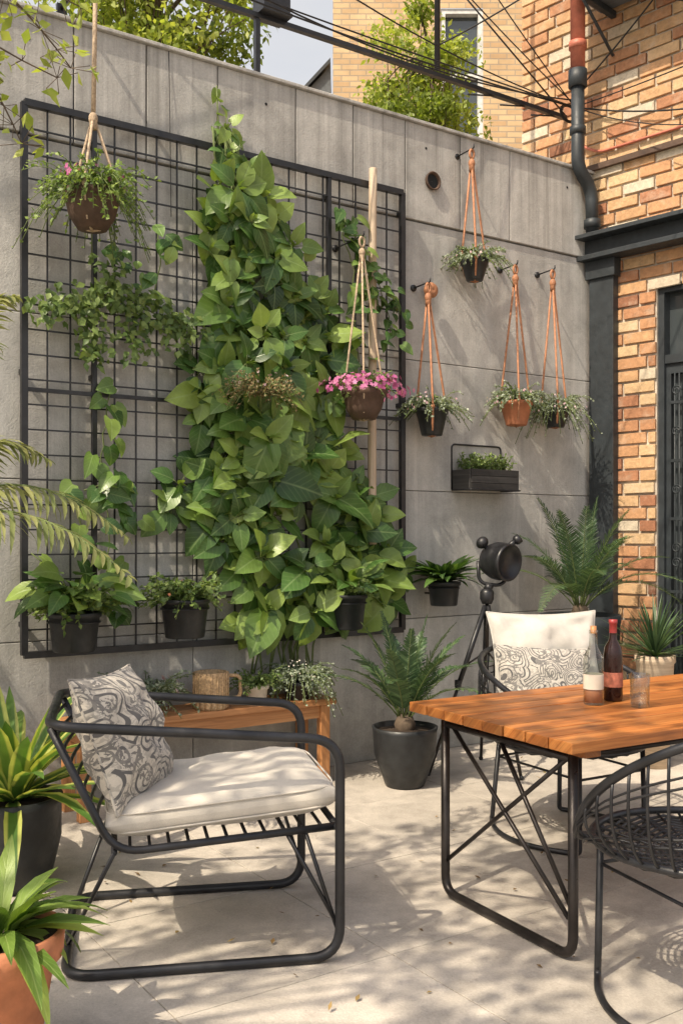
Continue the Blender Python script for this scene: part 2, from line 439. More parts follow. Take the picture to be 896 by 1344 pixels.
# ------------------------------------------------------------ plants helpers
def bush(mb,c,nst,L,droop,ls,mat=0,smat=1,spread=1.0,nl=9,wr=.6,prof=TINY,updir=Z,up=.35,stemr=.0022):
    for i in range(nst):
        a=U(0,2*math.pi); e=U(up-.35,1.15); 
        d=V((math.cos(a)*spread,math.sin(a)*spread,e)).normalized()
        l=L*U(.55,1.1); st=V(c)+V((math.cos(a),math.sin(a),0))*U(0,.25)*L*.6
        end=st+d*l-Z*droop*l*U(.4,1.3); mid=st+d*l*.6+Z*.12*l
        p=bez(st,mid,end,4); mb.tube(p,stemr,3,smat)
        for k in range(nl):
            t=(k+R())/nl; q=p[0]*(1-t)**2+mid*(2*t*(1-t))+end*t*t
            dd=(rdir()+d*.5+V((0,0,.1))).normalized()
            leaf(mb,q,dd,rdir()*.7+Z*.7+n*.4,ls*U(.6,1.25),ls*wr*U(.8,1.2),prof,U(0,.8),.15,mat,min(1,max(0,R()*.9+.1*t)))
def flowers(mb,c,rad,num,size,mat):
    for i in range(num):
        d=rdir(); d.z=abs(d.z)*.8; q=V(c)+V((d.x*rad[0],d.y*rad[1],d.z*rad[2]))*U(.75,1.08)
        nrm=(d+rdir()*.4).normalized(); t1=nrm.cross(V((.3,.2,.9))).normalized(); t2=nrm.cross(t1); r_=R()
        for k in range(5):
            a=k*2*math.pi/5+i; leaf(mb,q,t1*math.cos(a)+t2*math.sin(a)+nrm*.3,nrm,size,size*.8,TINY,.3,.1,mat,min(1,r_*.8+R()*.2))
def frond(mb,path,lw,npairs,mat=0,smat=1,w=.014,nrm=Z,angle=.9,tip=.35,rndb=.5,droop=.3,r=.005):
    mb.tube(path,r,5,smat,r2=.0012)
    m_=len(path)-1
    for k in range(npairs):
        t=.12+.88*(k+.5)/npairs; x=t*m_; i=min(int(x),m_-1); q=path[i].lerp(path[i+1],x-i)
        tg=(path[i+1]-path[i]).normalized(); sd=tg.cross(nrm)
        if sd.length<.05: sd=tg.cross(n)
        sd.normalize(); up=sd.cross(tg)
        env=max(tip*.6,math.sin(math.pi*(.12+.88*t)**.8)*.85+.15)
        for sg in (-1,1):
            d=sd*sg*math.sin(angle)+tg*math.cos(angle)+up*.22
            leaf(mb,q,d+rdir()*.08,up,lw*env*U(.85,1.1),w*U(.8,1.15),[(0,.6,0),(.4,1,0),(.75,.7,0),(1,.04,0)],droop*U(.5,1.7),.25,mat,min(1,max(0,rndb+U(-.3,.3))))
def pot_prof(r,h,taper=.72,lip=.012,lipr=.01):
    return [(.001,0),(r*taper,0),(r*taper+.004,.006),(r*.97,h-lip*2),(r*.97+lipr,h-lip*2+.002),(r+lipr,h-.003),(r+lipr-.004,h),(r-.008,h),(r-.014,h-.03)]
def pot(mb,c,r,h,taper=.72,mat=0,smat=1,lip=.012,lipr=.008):
    mb.lathe(c,pot_prof(r,h,taper,lip,lipr),32,mat)
    mb.lathe(V(c)+Z*(h-.025),[(r-.01,0),(r*.6,.006),(.001,.012)],20,smat)

# ------------------------------------------------------------ big vine
sil=[(3.74,-.84,-.79),(3.58,-.88,-.70),(3.45,-.86,-.58),(3.34,-.90,-.48),(3.12,-.98,-.27),(2.9,-.93,-.20),(2.69,-.88,-.09),(2.45,-.95,-.13),(2.26,-1.02,-.04),(2.02,-1.0,-.08),(1.83,-1.08,-.02),(1.62,-1.22,.26),(1.4,-1.12,.38),(1.18,-.96,.48),(.98,-.84,.46),(.84,-.76,-.20)]
def silh(z):
    for (za,a,b_),(zb,c,d) in zip(sil,sil[1:]):
        if zb<=z<=za:
            t=(za-z)/(za-zb); w=.05*noise.noise(V((0,z*4,2))); v=.05*noise.noise(V((5,z*4,2)))
            return a+(c-a)*t+w,b_+(d-b_)*t+v
    return None
mb=MB()
for k in range(18):
    pts=[];fr=R()
    for i in range(24):
        z=.6+ i*(3.05/23)*U(.995,1.005); q=silh(min(max(z,.85),3.7))
        s_=q[0]+(q[1]-q[0])*(.2+.6*fr)+.05*math.sin(i*.7+k)
        pts.append(WC(s_,z,.09+.03*math.sin(i*1.1+k)))
    mb.tube(pts,.006,5,1)
cnt=0
while cnt<300:
    z=U(.84,3.7); q=silh(z); s_=U(-1.3,.5)
    if q[0]+.04<s_<q[1]-.04:
        if noise.noise(V((s_*3.0,z*3.0,4.3)))<-.2: continue
        c=WC(s_,z,U(.05,.12)); nr=(n+Z*U(-.2,.6)+u*U(-.7,.7)).normalized(); d=(-Z*U(-.2,1)+u*U(-1,1)).normalized()
        sz=U(.09,.14); leaf(mb,c-d*sz*.4,d,nr,sz,sz*.75,HEART,U(0,.6),.15,0,R()*.3); cnt+=1
nodes=[];tries=0
while len(nodes)<122 and tries<30000:
    tries+=1
    z=U(.9,3.68); q=silh(z); s_=U(-1.28,.46)
    if not (q[0]+.05<s_<q[1]-.03): continue
    if noise.noise(V((s_*2.6,z*2.6,7.7)))<-.4: continue
    if any((s_-a)**2+(z-b_)**2<.124**2 for a,b_ in nodes): continue
    nodes.append((s_,z))
for s_,z in nodes:
    q=silh(z); cen=1-abs((s_-(q[0]+q[1])/2)/((q[1]-q[0])/2+.01))
    off=.09+.2*cen*U(.15,1); c=WC(s_,z,off)
    nlf=random.randint(4,7); ph=R()*6.28; base=U(.10,.18)*(1.12 if z<2.7 else .92)
    if q[1]-q[0]<.35: base*=.75
    tone=U(.2,.85); prof=random.choice([HEART,HEART,OVATE])
    mb.tube(bez(c-n*(off-.05)-Z*.06,c-n*.06,c,4),.004,4,1)
    for i in range(nlf):
        a=ph+i*6.283/nlf+U(-.35,.35)
        rd=(u*math.cos(a)+Z*math.sin(a)).normalized()
        out=U(.15,.95) if rd.z>-.2 else U(.0,.5)
        d=(rd+n*out-Z*.25).normalized()
        nr=(n*U(.7,1.2)+Z*U(.15,.9)-rd*.3+rdir()*.35).normalized()
        sz=base*U(.7,1.3)*(1.1 if rd.z<0 else .95)
        if R()<.08: sz*=1.25
        b0=c+rd*U(.012,.06)+n*U(0,.03)
        mb.tube([c,b0],.0025,3,1)
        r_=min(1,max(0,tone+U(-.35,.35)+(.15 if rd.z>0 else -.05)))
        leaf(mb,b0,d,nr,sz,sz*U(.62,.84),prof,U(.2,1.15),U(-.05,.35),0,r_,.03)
    for i in range(2):
        d=(n+Z*.8+rdir()*.7).normalized(); leaf(mb,c,d,(Z+rdir()*.5),base*.5,base*.28,LANCE,.5,.3,0,U(.75,1))
for z,s_ in ((3.74,-.83),(3.82,-.84),(3.88,-.85),(3.68,-.80),(3.66,-.86),(3.78,-.80)):
    d=(rdir()+n*.4-Z*.2); leaf(mb,WC(s_,z,.08),d,n+Z*.5,.08,.055,HEART,.6,.2,0,U(.4,.9))
mb.tube([WC(-.83,3.5,.08),WC(-.84,3.7,.08),WC(-.85,3.9,.09)],.004,4,1)
mb.build('climbing_vine',[vineleaf,stem])
mb=MB(); c=WC(-.57,2.25,.38); mb.tube(bez(WC(-.57,2.0,.08),WC(-.57,2.1,.2),c,6),.008,5,1)
bush(mb,c-Z*.05,110,.24,.55,.019,0,1,nl=13,wr=.6,up=.45); flowers(mb,c-Z*.02,(.19,.19,.15),30,.009,2)
mb.build('flowering_heather',[rustleaf,stem,palepink])

def tendril(name,specs,leafm,prof=HEART,mats=None):
    mb=MB()
    for (pts,size,dens,spread) in specs:
        P=[WC(s_,z,.1) for s_,z in pts]
        path=[]
        for a,b_ in zip(P,P[1:]):
            L=(b_-a).length; k=max(2,int(L/.05))
            for i in range(k): path.append(a.lerp(b_,i/k)+rdir()*.008)
        path.append(P[-1]); mb.tube(path,.0035,4,1)
        for q in path:
            for j in range(dens):
                c=q+(u*U(-1,1)+Z*U(-.6,.6))*spread+n*U(0,.09)
                nr=(n+Z*U(.1,1.)+u*U(-.6,.6)+rdir()*.3).normalized()
                d=(-Z*U(-.1,.9)+u*U(-1,1)+n*U(.1,.7)).normalized()
                leaf(mb,c,d,nr,size*U(.6,1.2),size*U(.55,.78),prof,U(.3,1.2),.2,0,U(.1,1)**1.1)
    return mb.build(name,[leafm,stem])
tendril('heart_leaf_vine',[([(-1.50,.98),(-1.47,1.4),(-1.52,1.8),(-1.46,2.2)],.135,1,.08),([(-1.62,.95),(-1.6,1.35),(-1.66,1.62)],.13,1,.08),([(-1.60,1.62),(-1.45,1.68),(-1.38,1.5)],.13,2,.06),([(-1.78,1.2),(-1.88,1.3)],.11,1,.05)],vineleaf)
tendril('maidenhair_vine',[([(-1.82,2.52),(-1.6,2.62),(-1.4,2.66),(-1.2,2.58),(-1.02,2.52)],.05,28,.11),([(-1.62,2.55),(-1.55,2.3)],.05,20,.09),([(-1.38,2.6),(-1.33,2.35)],.05,18,.08),([(-1.15,2.58),(-1.08,2.42)],.05,16,.07),([(-1.5,2.62),(-1.5,2.78)],.05,14,.08)],smallleaf,TINY)
tendril('young_vine',[([(-1.20,3.05),(-1.19,2.85),(-1.22,2.7)],.11,1,.06),([(-1.2,2.98),(-1.1,2.98)],.1,2,.04),([(-1.45,2.9),(-1.38,2.75)],.07,4,.06)],vineleaf,LANCE)
tendril('trailing_vine',[([(.02,3.35),(.0,3.2),(.08,3.0),(.06,2.8),(.1,2.6),(.12,2.45)],.11,2,.09),([(.12,3.05),(.27,2.95),(.36,2.7),(.34,2.6)],.09,3,.07),([(.1,2.9),(.3,2.8)],.09,4,.08),([(-.02,3.32),(.1,3.2)],.09,2,.05)],vineleaf)

# ------------------------------------------------------------ trellis bottom pots
def trellis_pot(name,s_,zr,r,h,kind):
    mb=MB(); c=WC(s_,zr-h,.26)
    pot(mb,c,r,h,.78,0,1)
    pth=[c+Z*(h*.75)+V((math.cos(a),math.sin(a),0))*(r*1.0) for a in [i*2*math.pi/24 for i in range(24)]]
    mb.tube(pth,.004,5,4,closed=True)
    mb.tube([c+Z*(h*.75)-n*r,c+Z*(h*.75)-n*(.185)],.004,5,4)
    top=c+Z*h
    if kind=='leafy':
        bush(mb,top,90,.27,.4,.034,2,3,nl=12,wr=.8)
        for k in range(34):
            a=U(0,6.28); d=V((math.cos(a),math.sin(a),U(.3,1.5))).normalized(); q=top+d*U(.08,.26)
            mb.tube(bez(top,top.lerp(q,.5)+Z*.05,q,4),.0025,3,3)
            leaf(mb,q,(d-Z*.6),(n+Z*1.0+rdir()*.5),U(.11,.18),U(.07,.12),HEART,U(.2,.9),.15,5,U(.2,1))
    elif kind=='fine':
        bush(mb,top,100,.23,.4,.03,2,3,nl=13,wr=.8)
        flowers(mb,top+V((0,0,.02)),(.15,.15,.1),8,.010,6)
    else:
        bush(mb,top,40,.2,.3,.03,2,3,nl=12,wr=.8)
        for k in range(36):
            a=U(0,6.28); d=V((math.cos(a),math.sin(a),U(.3,1.5))).normalized(); q=top+d*U(.05,.2)
            leaf(mb,q,(d-Z*.1+n*.2),(n+Z*1.0+rdir()*.5),U(.12,.2),U(.06,.09),LANCE,U(.3,1.0),.2,5,U(.2,1))
    return mb.build(name,[blackpot,soil,smallleaf,stem,black,vineleaf,terracotta])
trellis_pot('potted_ivy',-1.66,.985,.125,.19,'leafy')
trellis_pot('potted_herb',-1.042,1.03,.125,.2,'fine')
trellis_pot('potted_climber',.02,1.02,.12,.20,'broad')

# ------------------------------------------------------------ hanging baskets
def hanging(name,top,c,r,h,potm,cordm,taper=.6,nstr=3,knot=None,plant=None,loop='ring',cr=.004,belly=False):
    mb=MB(); c=V(c); top=V(top)
    if belly: mb.lathe(c,[(.001,0),(r*.55,.0),(r*.85,h*.35),(r*.98,h*.75),(r*1.06,h*.8),(r*1.08,h),(r*.96,h),(r*.93,h*.8)],30,0)
    else: mb.lathe(c,pot_prof(r,h,taper,.014,.006),30,0)
    mb.lathe(c+Z*(h-.02),[(r*.94,0),(.001,.014)],20,1)
    kn=knot or top-Z*.06; kn=V(kn)
    for k in range(nstr):
        a=k*2*math.pi/nstr+.5; rim=c+Z*h+V((math.cos(a),math.sin(a),0))*(r*1.05)
        low=c+Z*h*.1+V((math.cos(a),math.sin(a),0))*(r*taper*1.05)
        pth=[kn+V((math.cos(a),math.sin(a),0))*.006,rim+V((math.cos(a),math.sin(a),0))*.004,low,c-Z*.006]
        mb.tube(rounded(pth,.03,4),cr,6,2)
        mb.sphere(rim,cr*1.9,2,8)
    mb.tube([kn-Z*.05,kn+Z*.01],cr*2.6,8,2); mb.sphere(kn,cr*3.2,2,10,1.4)
    if (top-kn).length>.08: mb.tube([kn,top],cr*1.6,6,2)
    if loop=='ring':
        rr=.028; mb.tube([top+u*(rr*math.cos(a))*.6+Z*rr*math.sin(a) for a in [i*6.283/16 for i in range(16)]],cr*1.3,6,2,closed=True)
        hk=top+Z*.028
    else: hk=top
    if loop!='none':
        f=(hk-P0).dot(n)
        w0=hk-n*(f-.02)
        mb.tube(rounded([w0+Z*.0,hk+Z*.006,hk+Z*.006+n*.02,hk+Z*.03+n*.02],.015,4),.005,6,3)
        mb.lathe(w0,[(.001,.012),(.02,.01),(.022,0)],16,3,axis=n)
    plant(mb,c+Z*h)
    return mb.build(name,[potm,soil,cordm,black,smallleaf,stem,greyleaf,pink,palepink,freshleaf])
def pl_mixed(mb,t):
    bush(mb,t,130,.31,.75,.024,9,5,nl=15,wr=.75,up=.25); bush(mb,t,50,.28,.95,.024,4,5,nl=12,wr=.7,up=.2)
    flowers(mb,t+Z*.03,(.19,.19,.13),30,.018,7)
def pl_pink(mb,t):
    bush(mb,t,60,.2,.4,.024,4,5,nl=10,wr=.8,up=.3); flowers(mb,t-Z*.03,(.27,.27,.15),260,.017,7)
def pl_grey(mb,t):
    bush(mb,t,90,.24,.6,.02,6,5,nl=14,wr=.7,up=.35); bush(mb,t,30,.18,.4,.02,4,5,nl=10); flowers(mb,t-Z*.02,(.2,.2,.15),40,.010,8)
def pl_grey2(mb,t):
    bush(mb,t,120,.27,.9,.018,6,5,nl=15,wr=.7,up=.3); flowers(mb,t-Z*.04,(.22,.22,.16),40,.008,8)
o=.42
top=WC(-1.545,4.35,o); kn=WC(-1.56,3.55,o)
c=WC(-1.565,2.975,o)
hanging('hanging_flower_basket',top,c,.128,.175,brownpot,rope,.6,3,knot=kn,plant=pl_mixed,loop='none',cr=.007,belly=True)
mb=MB(); mb.tube(rounded([top-n*(o+.1)+Z*.02,top+Z*.02+n*.03],.01,2),.012,8,0); mb.box(top-n*(o+.09)-Z*.08,u,n,Z,(.025,.012,.12),0); mb.build('wall_bracket',[black])
hanging('hanging_petunia_basket',WC(.14,3.19,.3),WC(.155,2.1,.3),.122,.175,brownpot,rope,.6,3,plant=pl_pink,cr=.006,belly=True)
hanging('hanging_planter',WC(.66,2.98,.17),WC(.69,2.03,.17),.10,.17,blackpot,leather,.62,3,plant=pl_grey,cr=.007)
hanging('hanging_planter',WC(1.03,3.92,.17),WC(1.055,3.08,.17),.085,.13,blackpot,leather,.6,3,plant=pl_grey,cr=.007,loop='ring')
hanging('hanging_planter',WC(1.425,3.21,.17),WC(1.435,2.14,.17),.105,.16,terracotta,leather,.62,3,plant=pl_grey,cr=.007)
hanging('hanging_planter',WC(1.785,3.23,.17),WC(1.81,2.15,.17),.095,.13,blackpot,leather,.62,3,plant=pl_grey2,cr=.007)
mb=MB(); c=WC(.665,2.96,.05); mb.lathe(c,[(.02,0),(.045,.005),(.05,.03),(.04,.045),(.012,.05),(.001,.045)],20,0,axis=n); mb.build('wall_peg',[leather])

mb=MB(); c=WC(1.155,1.755,.11)
for k in range(3):
    mb.box(c+n*.085+Z*(-.045+.045*k),u,n,Z,(.205,.008,.021),0)
for sg in (-1,1): mb.box(c+u*.205*sg,n,u,Z,(.085,.008,.064),0)
mb.box(c-n*.08,u,n,Z,(.2,.006,.062),0); mb.box(c-Z*.058,u,n,Z,(.198,.08,.006),0); mb.box(c+Z*.04,u,n,Z,(.195,.078,.004),2)
mb.tube(rounded([c+u*.215-Z*.06-n*.09,c+u*.215+Z*.235-n*.09,c-u*.215+Z*.235-n*.09,c-u*.215-Z*.06-n*.09],.03,5),.006,6,1)
mb.tube(rounded([c+u*.215-Z*.066-n*.09,c+u*.215-Z*.066+n*.1,c-u*.215-Z*.066+n*.1,c-u*.215-Z*.066-n*.09],.01,3),.005,6,1)
for k in range(9):
    bush(mb,c+u*(-.17+.0425*k)+Z*.045,12,.15,.1,.024,3,4,nl=10,wr=.6,spread=.5,up=.8)
mb.build('wall_planter_box',[darkwood,black,soil,smallleaf,stem])

mb=MB(); c=WC(.79,.93,.2); pot(mb,c,.10,.15,.8,0,1)
mb.tube([c+Z*.07-n*.1,c+Z*.07-n*.2],.006,6,2); mb.box(c+Z*.07-n*.195,u,n,Z,(.03,.006,.06),2)
mb.tube([c+Z*.11+V((math.cos(a),math.sin(a),0))*.098 for a in [i*6.283/24 for i in range(24)]],.004,5,2,closed=True)
for k in range(60):
    a=U(0,6.28); d=V((math.cos(a),math.sin(a),U(.7,2.2))).normalized()
    leaf(mb,c+Z*.14+V((math.cos(a),math.sin(a),0))*.02,d,(Z-d*.4+rdir()*.2),U(.2,.31),U(.055,.08),LANCE,U(.6,1.4),.25,3,R()**1.5*.7)
mb.build('wall_potted_plant',[blackpot,soil,black,vineleaf])

# ------------------------------------------------------------ ferns / palms
def spiky_palm(name,base,r,h,L,nf,lw,potm,leafm,taper=.8,lean=(.3,1.2),pairs=30,w=.013,droop=.9,bulb=True,arch=.5):
    mb=MB(); base=V(base)
    mb.lathe(base,[(.001,0),(r*taper*.9,0),(r*taper,.01),(r*.96,h*.55),(r,h*.92),(r*1.03,h),(r*.95,h),(r*.92,h-.03)],36,0)
    mb.lathe(base+Z*(h-.03),[(r*.94,0),(.001,.02)],24,1)
    t=base+Z*(h-.02)
    if bulb: mb.lathe(t,[(.05,0),(.06,.03),(.045,.07),(.02,.09)],12,4)
    for k in range(nf):
        a=k*2.399+U(-.2,.2); e=lean[0]+(lean[1]-lean[0])*((k+.5)/nf)
        hd_=V((math.cos(a),math.sin(a),0)); l=L*U(.85,1.1)
        st=t+Z*.05+hd_*.02
        mid=st+(hd_*math.sin(e*.6)+Z*math.cos(e*.6))*l*.6
        end=st+(hd_*math.sin(e)+Z*math.cos(e))*l-Z*arch*l*.35*e
        frond(mb,bez(st,mid,end,10),lw,pairs,2,3,w,Z+hd_*.01,droop=droop*.3,rndb=U(.2,.7))
    return mb.build(name,[potm,soil,leafm,stem,bark])
spiky_palm('potted_fern',(.351,5.50,0),.178,.33,.62,20,.09,blackpot,fernleaf,.62,(.15,1.15),36,.012)
spiky_palm('potted_palm',(1.53,6.36,0),.25,.88,.78,22,.12,charcoal,fernleaf,.62,(.1,1.3),44,.008,arch=.7)
mb=MB(); c=V((1.88,5.95,0)); mb.lathe(c,[(.001,0),(.08,0),(.11,.62),(.12,.63),(.12,.67),(.105,.67),(.10,.64)],24,0); mb.lathe(c+Z*.64,[(.105,0),(.001,.01)],20,1)
for k in range(110):
    a=k*2.399; e=U(.1,1.45); d=V((math.cos(a)*math.sin(e),math.sin(a)*math.sin(e),math.cos(e)))
    leaf(mb,c+Z*.66,d,Z-d*.3,U(.28,.42),.014,STRAP,U(.1,.6),.3,2,R()*.8)
mb.build('potted_yucca',[polewood,soil,fernleaf])

# ------------------------------------------------------------ brick house
house=empty('brick_house')
mb=MB(); ch=.088; bl=.25
def brickface(P,ta,tb,za,zb,openings=()):
    row=0; z=za
    while z<zb-.02:
        x=ta-(bl/2 if row%2 else 0)-(bl/4 if row%6==5 else 0)
        while x<tb-.01:
            a=max(x,ta)+.006; b_=min(x+bl,tb)-.006
            segs=[(a,b_)] if b_-a>.02 else []
            for (oa,ob,oz,oz1) in openings:
                if oz<z+ch/2<oz1:
                    ns=[]
                    for (p,q) in segs:
                        if q<=oa or p>=ob: ns.append((p,q))
                        else:
                            if p<oa-.02: ns.append((p,oa))
                            if q>ob+.02: ns.append((ob,q))
                    segs=ns
            for p,q in segs:
                o=U(-.004,.006)
                r_=min(1,max(0,random.gauss(.52 if z>3.4 else .44,.25)+(.1 if z>3.4 else 0)))
                mb.box(P((p+q)/2,.006+o,z+ch/2+U(-.001,.001)),(P(1,0,0)-P(0,0,0))+Z*U(-.01,.01),P(0,1,0)-P(0,0,0),Z,((q-p)/2-U(0,.004),.012,ch/2-.007-U(0,.003)),0,r_)
            x+=bl
        z+=ch; row+=1
DO=(.52,1.75,0,3.11)
brickface(H,-.608,2.9,.0,7.8,[DO,(1.1,2.1,4.6,6.4)])
mb.build('front_bricks',[brickm],parent=house,bevel=.003)
mb=MB()
def hb(t0,t1,o0,o1,z0_,z1_,mat=0,m=None):
    (m or mb).box(H((t0+t1)/2,(o0+o1)/2,(z0_+z1_)/2),hd,hn,Z,((t1-t0)/2,abs(o1-o0)/2,(z1_-z0_)/2),mat,.5)
hb(-.60,.52,-.3,-.002,0,3.11); hb(1.75,2.9,-.3,-.002,0,3.11); hb(-.60,2.9,-.3,-.002,3.11,4.6); hb(-.60,1.1,-.3,-.002,4.6,6.4);hb(2.1,2.9,-.3,-.002,4.6,6.4);hb(-.60,2.9,-.3,-.002,6.4,7.8)
mb.build('wall_core',[mortar],parent=house)
mb=MB(); hb(-.6,2.9,-4,-.31,0,7.79); mb.build('rear_body',[redbrick],parent=house)
mb=MB(); hb(-.7,3.0,-4.1,.08,7.8,7.95); hb(1.05,2.15,-.02,.05,4.5,4.598); mb.build('cornice',[concrete],parent=house)
mb=MB()
hb(.52,.565,-.16,-.02,0,3.11);hb(1.70,1.75,-.16,-.02,0,3.11);hb(.565,1.70,-.16,-.02,3.06,3.11);hb(.565,1.70,-.15,-.03,2.57,2.63)
hb(.565,.60,-.13,-.05,.0,2.57);hb(1.66,1.70,-.13,-.05,0,2.57);hb(.60,1.66,-.13,-.05,0,.28);hb(.60,1.66,-.13,-.05,2.50,2.57);hb(1.11,1.15,-.13,-.05,.28,2.50);hb(1.11,1.15,-.13,-.05,2.63,3.06)
for i in range(0,15):
    t=.63+.033*i; mb.tube([H(t,-.045,.28),H(t,-.045,2.5)],.0055,6)
    mb.tube([H(t+.53,-.045,.28),H(t+.53,-.045,2.5)],.0055,6)
for z_ in (.6,1.0,1.5,1.9,2.3):
    hb(.60,1.11,-.052,-.038,z_-.01,z_+.01); hb(1.15,1.66,-.052,-.038,z_-.01,z_+.01)
for i in range(6):
    for z_ in (.8,1.2,1.3,1.7,2.1,2.38):
        for dt in (0,.53):
            c=H(.645+.08*i+dt,-.04,z_); mb.tube([c+hd*(.036*math.cos(a)*(1-j/28))+Z*(.036*math.sin(a)*(1-j/28)) for j,a in enumerate([j*9.42/20 for j in range(21)])],.0045,5)
mb.tube(rounded([H(1.09,-.03,1.05),H(1.09,.02,1.05),H(1.09,.02,1.3),H(1.09,-.03,1.3)],.02,4),.01,8)
mb.build('door',[charcoal],parent=house)
mb=MB(); hb(.565,1.70,-.115,-.1,.1,3.06); mb.build('door_glass',[winglass],parent=house)
mb=MB(); hb(1.1,2.1,-.2,-.15,4.6,6.4,0); hb(1.1,1.16,-.14,-.04,4.6,6.4,1);hb(2.04,2.1,-.14,-.04,4.6,6.4,1);hb(1.16,2.04,-.14,-.04,5.45,5.51,1);hb(1.16,2.04,-.14,-.04,6.34,6.4,1); mb.build('window',[winglass,charcoal],parent=house)
mb=MB()
hb(-.02,2.9,.022,.20,3.50,3.53);hb(-.02,2.9,.022,.10,3.385,3.50);hb(-.02,2.9,.022,.17,3.35,3.385)
hb(.04,.235,.022,.09,0,3.35)
hb(.02,.255,.022,.11,3.22,3.348)
mb.build('steel_lintel_frame',[charcoal],parent=house,bevel=.003)
mb=MB(); hb(.0,2.9,.02,.055,4.02,4.06); mb.build('brick_ledge',[brownpot],parent=house)

mb=MB(); pp=lambda s_,z_: W(s_,.10,z_)
mb.tube([pp(1.93,7.7),pp(1.93,4.66)],.052,16,0)
for z_ in (4.82,6.2): mb.lathe(pp(1.93,z_),[(.052,0),(.063,.003),(.063,.05),(.052,.053)],20,0)
mb.lathe(pp(1.93,4.55),[(.05,0),(.066,.004),(.066,.12),(.052,.124)],20,1)
mb.tube(rounded([pp(1.93,4.58),pp(1.93,3.98),pp(2.07,3.86),pp(2.08,3.54)],.1,7),.046,16,1)
mb.lathe(pp(1.93,4.22),[(.046,0),(.057,.003),(.057,.05),(.046,.053)],20,1)
mb.lathe(pp(2.08,3.58),[(.046,0),(.06,.003),(.06,.06),(.046,.063)],20,1)
mb.build('drainpipe',[copper,charcoal])
mb=MB(); mb.tube(rounded([H(-.05,.04,7.6),H(-.05,.04,4.22),H(.1,.04,4.14),H(2.8,.04,4.14)],.06,6),.010,8,0); mb.build('copper_conduit',[copper])
mb=MB(); hb(.12,.95,.06,.44,5.12,5.75,0)
for i in range(14): hb(.16,.91,.44,.452,5.16+i*.041,5.178+i*.041,1)
for t in (.2,.85): hb(t-.02,t+.02,.02,.46,5.07,5.115,1); mb.tube([H(t,.03,4.8),H(t,.44,5.08)],.012,6,1)
hb(.1,.97,.05,.48,5.75,5.77,0)
mb.build('air_conditioner',[acm,charcoal],bevel=.004)

# ------------------------------------------------------------ overhead steel beam + cables
mb=MB()
zb=4.48
def ob(a,b_,w,h):
    ax=(b_-a); L=ax.length; mb.box((a+b_)/2,ax,Z.cross(ax),ax.cross(Z.cross(ax)),(L/2,w/2,h/2),0,.5)
e0=H(-.2,.03,zb); e1=e0-u*7.0
ob(e0,e1,.035,.028)
pt=e0-u*1.22
mb.tube(rounded([pt+Z*2.4,pt+Z*.04],.02),.02,10,0)
for k in range(3):
    a=e0-u*(.05+.3*k); mb.tube([a,a-u*.3-Z*.06],.006,6,0)
mb.tube([pt+Z*.75,e0+Z*.02],.006,6,0)
mb.box(e0-u*2.50+Z*.12,u,n,Z,(.09,.07,.085),0); mb.box(e0-u*2.50+Z*.025,u,n,Z,(.1,.08,.01),0)
for sx in (2.6,4.6): mb.box(V((*(e0-u*sx).xy,4.24)),u,n,Z,(.015,.015,.22),0)
mb.build('overhead_steel_beam',[black])
mb=MB()
A=H(-.1,.06,4.52)
ends=[(A,W(-3.2,.1,4.6),.12),(A,W(-3.0,.9,4.9),.25),(A,W(-3.4,.3,4.4),.05),(A+Z*.05,W(-3.1,.7,4.6),.32),(H(1.9,.3,4.3),W(-3,.4,4.75),.22),(H(1.9,.4,4.6),W(-3,.6,4.35),.30),(H(1.6,.06,5.3),W(-2.6,-.1,4.75),.2),(H(1.6,.06,4.9),W(-3.6,.5,4.2),.15),(A,H(1.6,.5,4.35),.02),(A,H(1.5,.06,4.15),.08),(A+Z*.1,H(1.2,.3,5.4),.05),(A,H(1.4,.3,3.95),.10),(A,W(.5,-.1,5.8),.03),(A+Z*.02,W(.1,-.1,5.6),.05),(pt+Z*.2,H(.5,.2,5.6),.05),(W(-3.,.5,3.95),W(-1.4,.2,4.5),.06)]
for a,b_,sg in ends:
    mb.tube(cat(a,b_,sg,20),U(.004,.0068),5,0)
for q in range(3):
    c0=A+V((-.05,-.03,-.02)); mb.tube([c0+u*(.07+.01*q)*math.cos(a)+Z*(.05+.008*q)*math.sin(a)-Z*.04 for a in [i*6.283/18 for i in range(18)]],.004,4,0,closed=True)
mb.tube(cat(W(-1.15,.03,4.0),W(-1.15,.06,3.1),0,2)+[],.002,4,0)
mb.build('overhead_cables',[cable])

# ------------------------------------------------------------ yellow building + far roof
yb=empty('yellow_brick_building')
def rectbox(mb,x0,x1,y0,y1,z0_,z1_,mat=0):
    mb.box(V(((x0+x1)/2,(y0+y1)/2,(z0_+z1_)/2)),V((1,0,0)),V((0,1,0)),Z,((x1-x0)/2,(y1-y0)/2,(z1_-z0_)/2),mat,.5)
def wallq(mb,x0,x1,z0_,z1_,y,mat=0):
    mb.add([(x0,y,z0_),(x1,y,z0_),(x1,y,z1_),(x0,y,z1_)],[(0,1,2,3)],mat,.5,[(x0,z0_),(x1,z0_),(x1,z1_),(x0,z1_)],False)
mb=MB(); Y=15.0
wins=[(1.50,2.14),(4.2,4.84)]; zs=[(7.35,9.35),(3.6,5.6)]
xs=[-.13,1.50,2.14,4.2,4.84,9]; zz=[0,3.6,5.6,7.35,9.35,13]
for i in range(5):
    for j in range(5):
        if i in (1,3) and j in (1,3): continue
        wallq(mb,xs[i],xs[i+1],zz[j],zz[j+1],Y)
mb.add([(-.13,Y,0),(-.13,Y+6,0),(-.13,Y+6,13),(-.13,Y,13)],[(3,2,1,0)],0,.5,[(0,0),(6,0),(6,13),(0,13)],False)
mb.build('walls',[yellowbrick],parent=yb)
mb=MB()
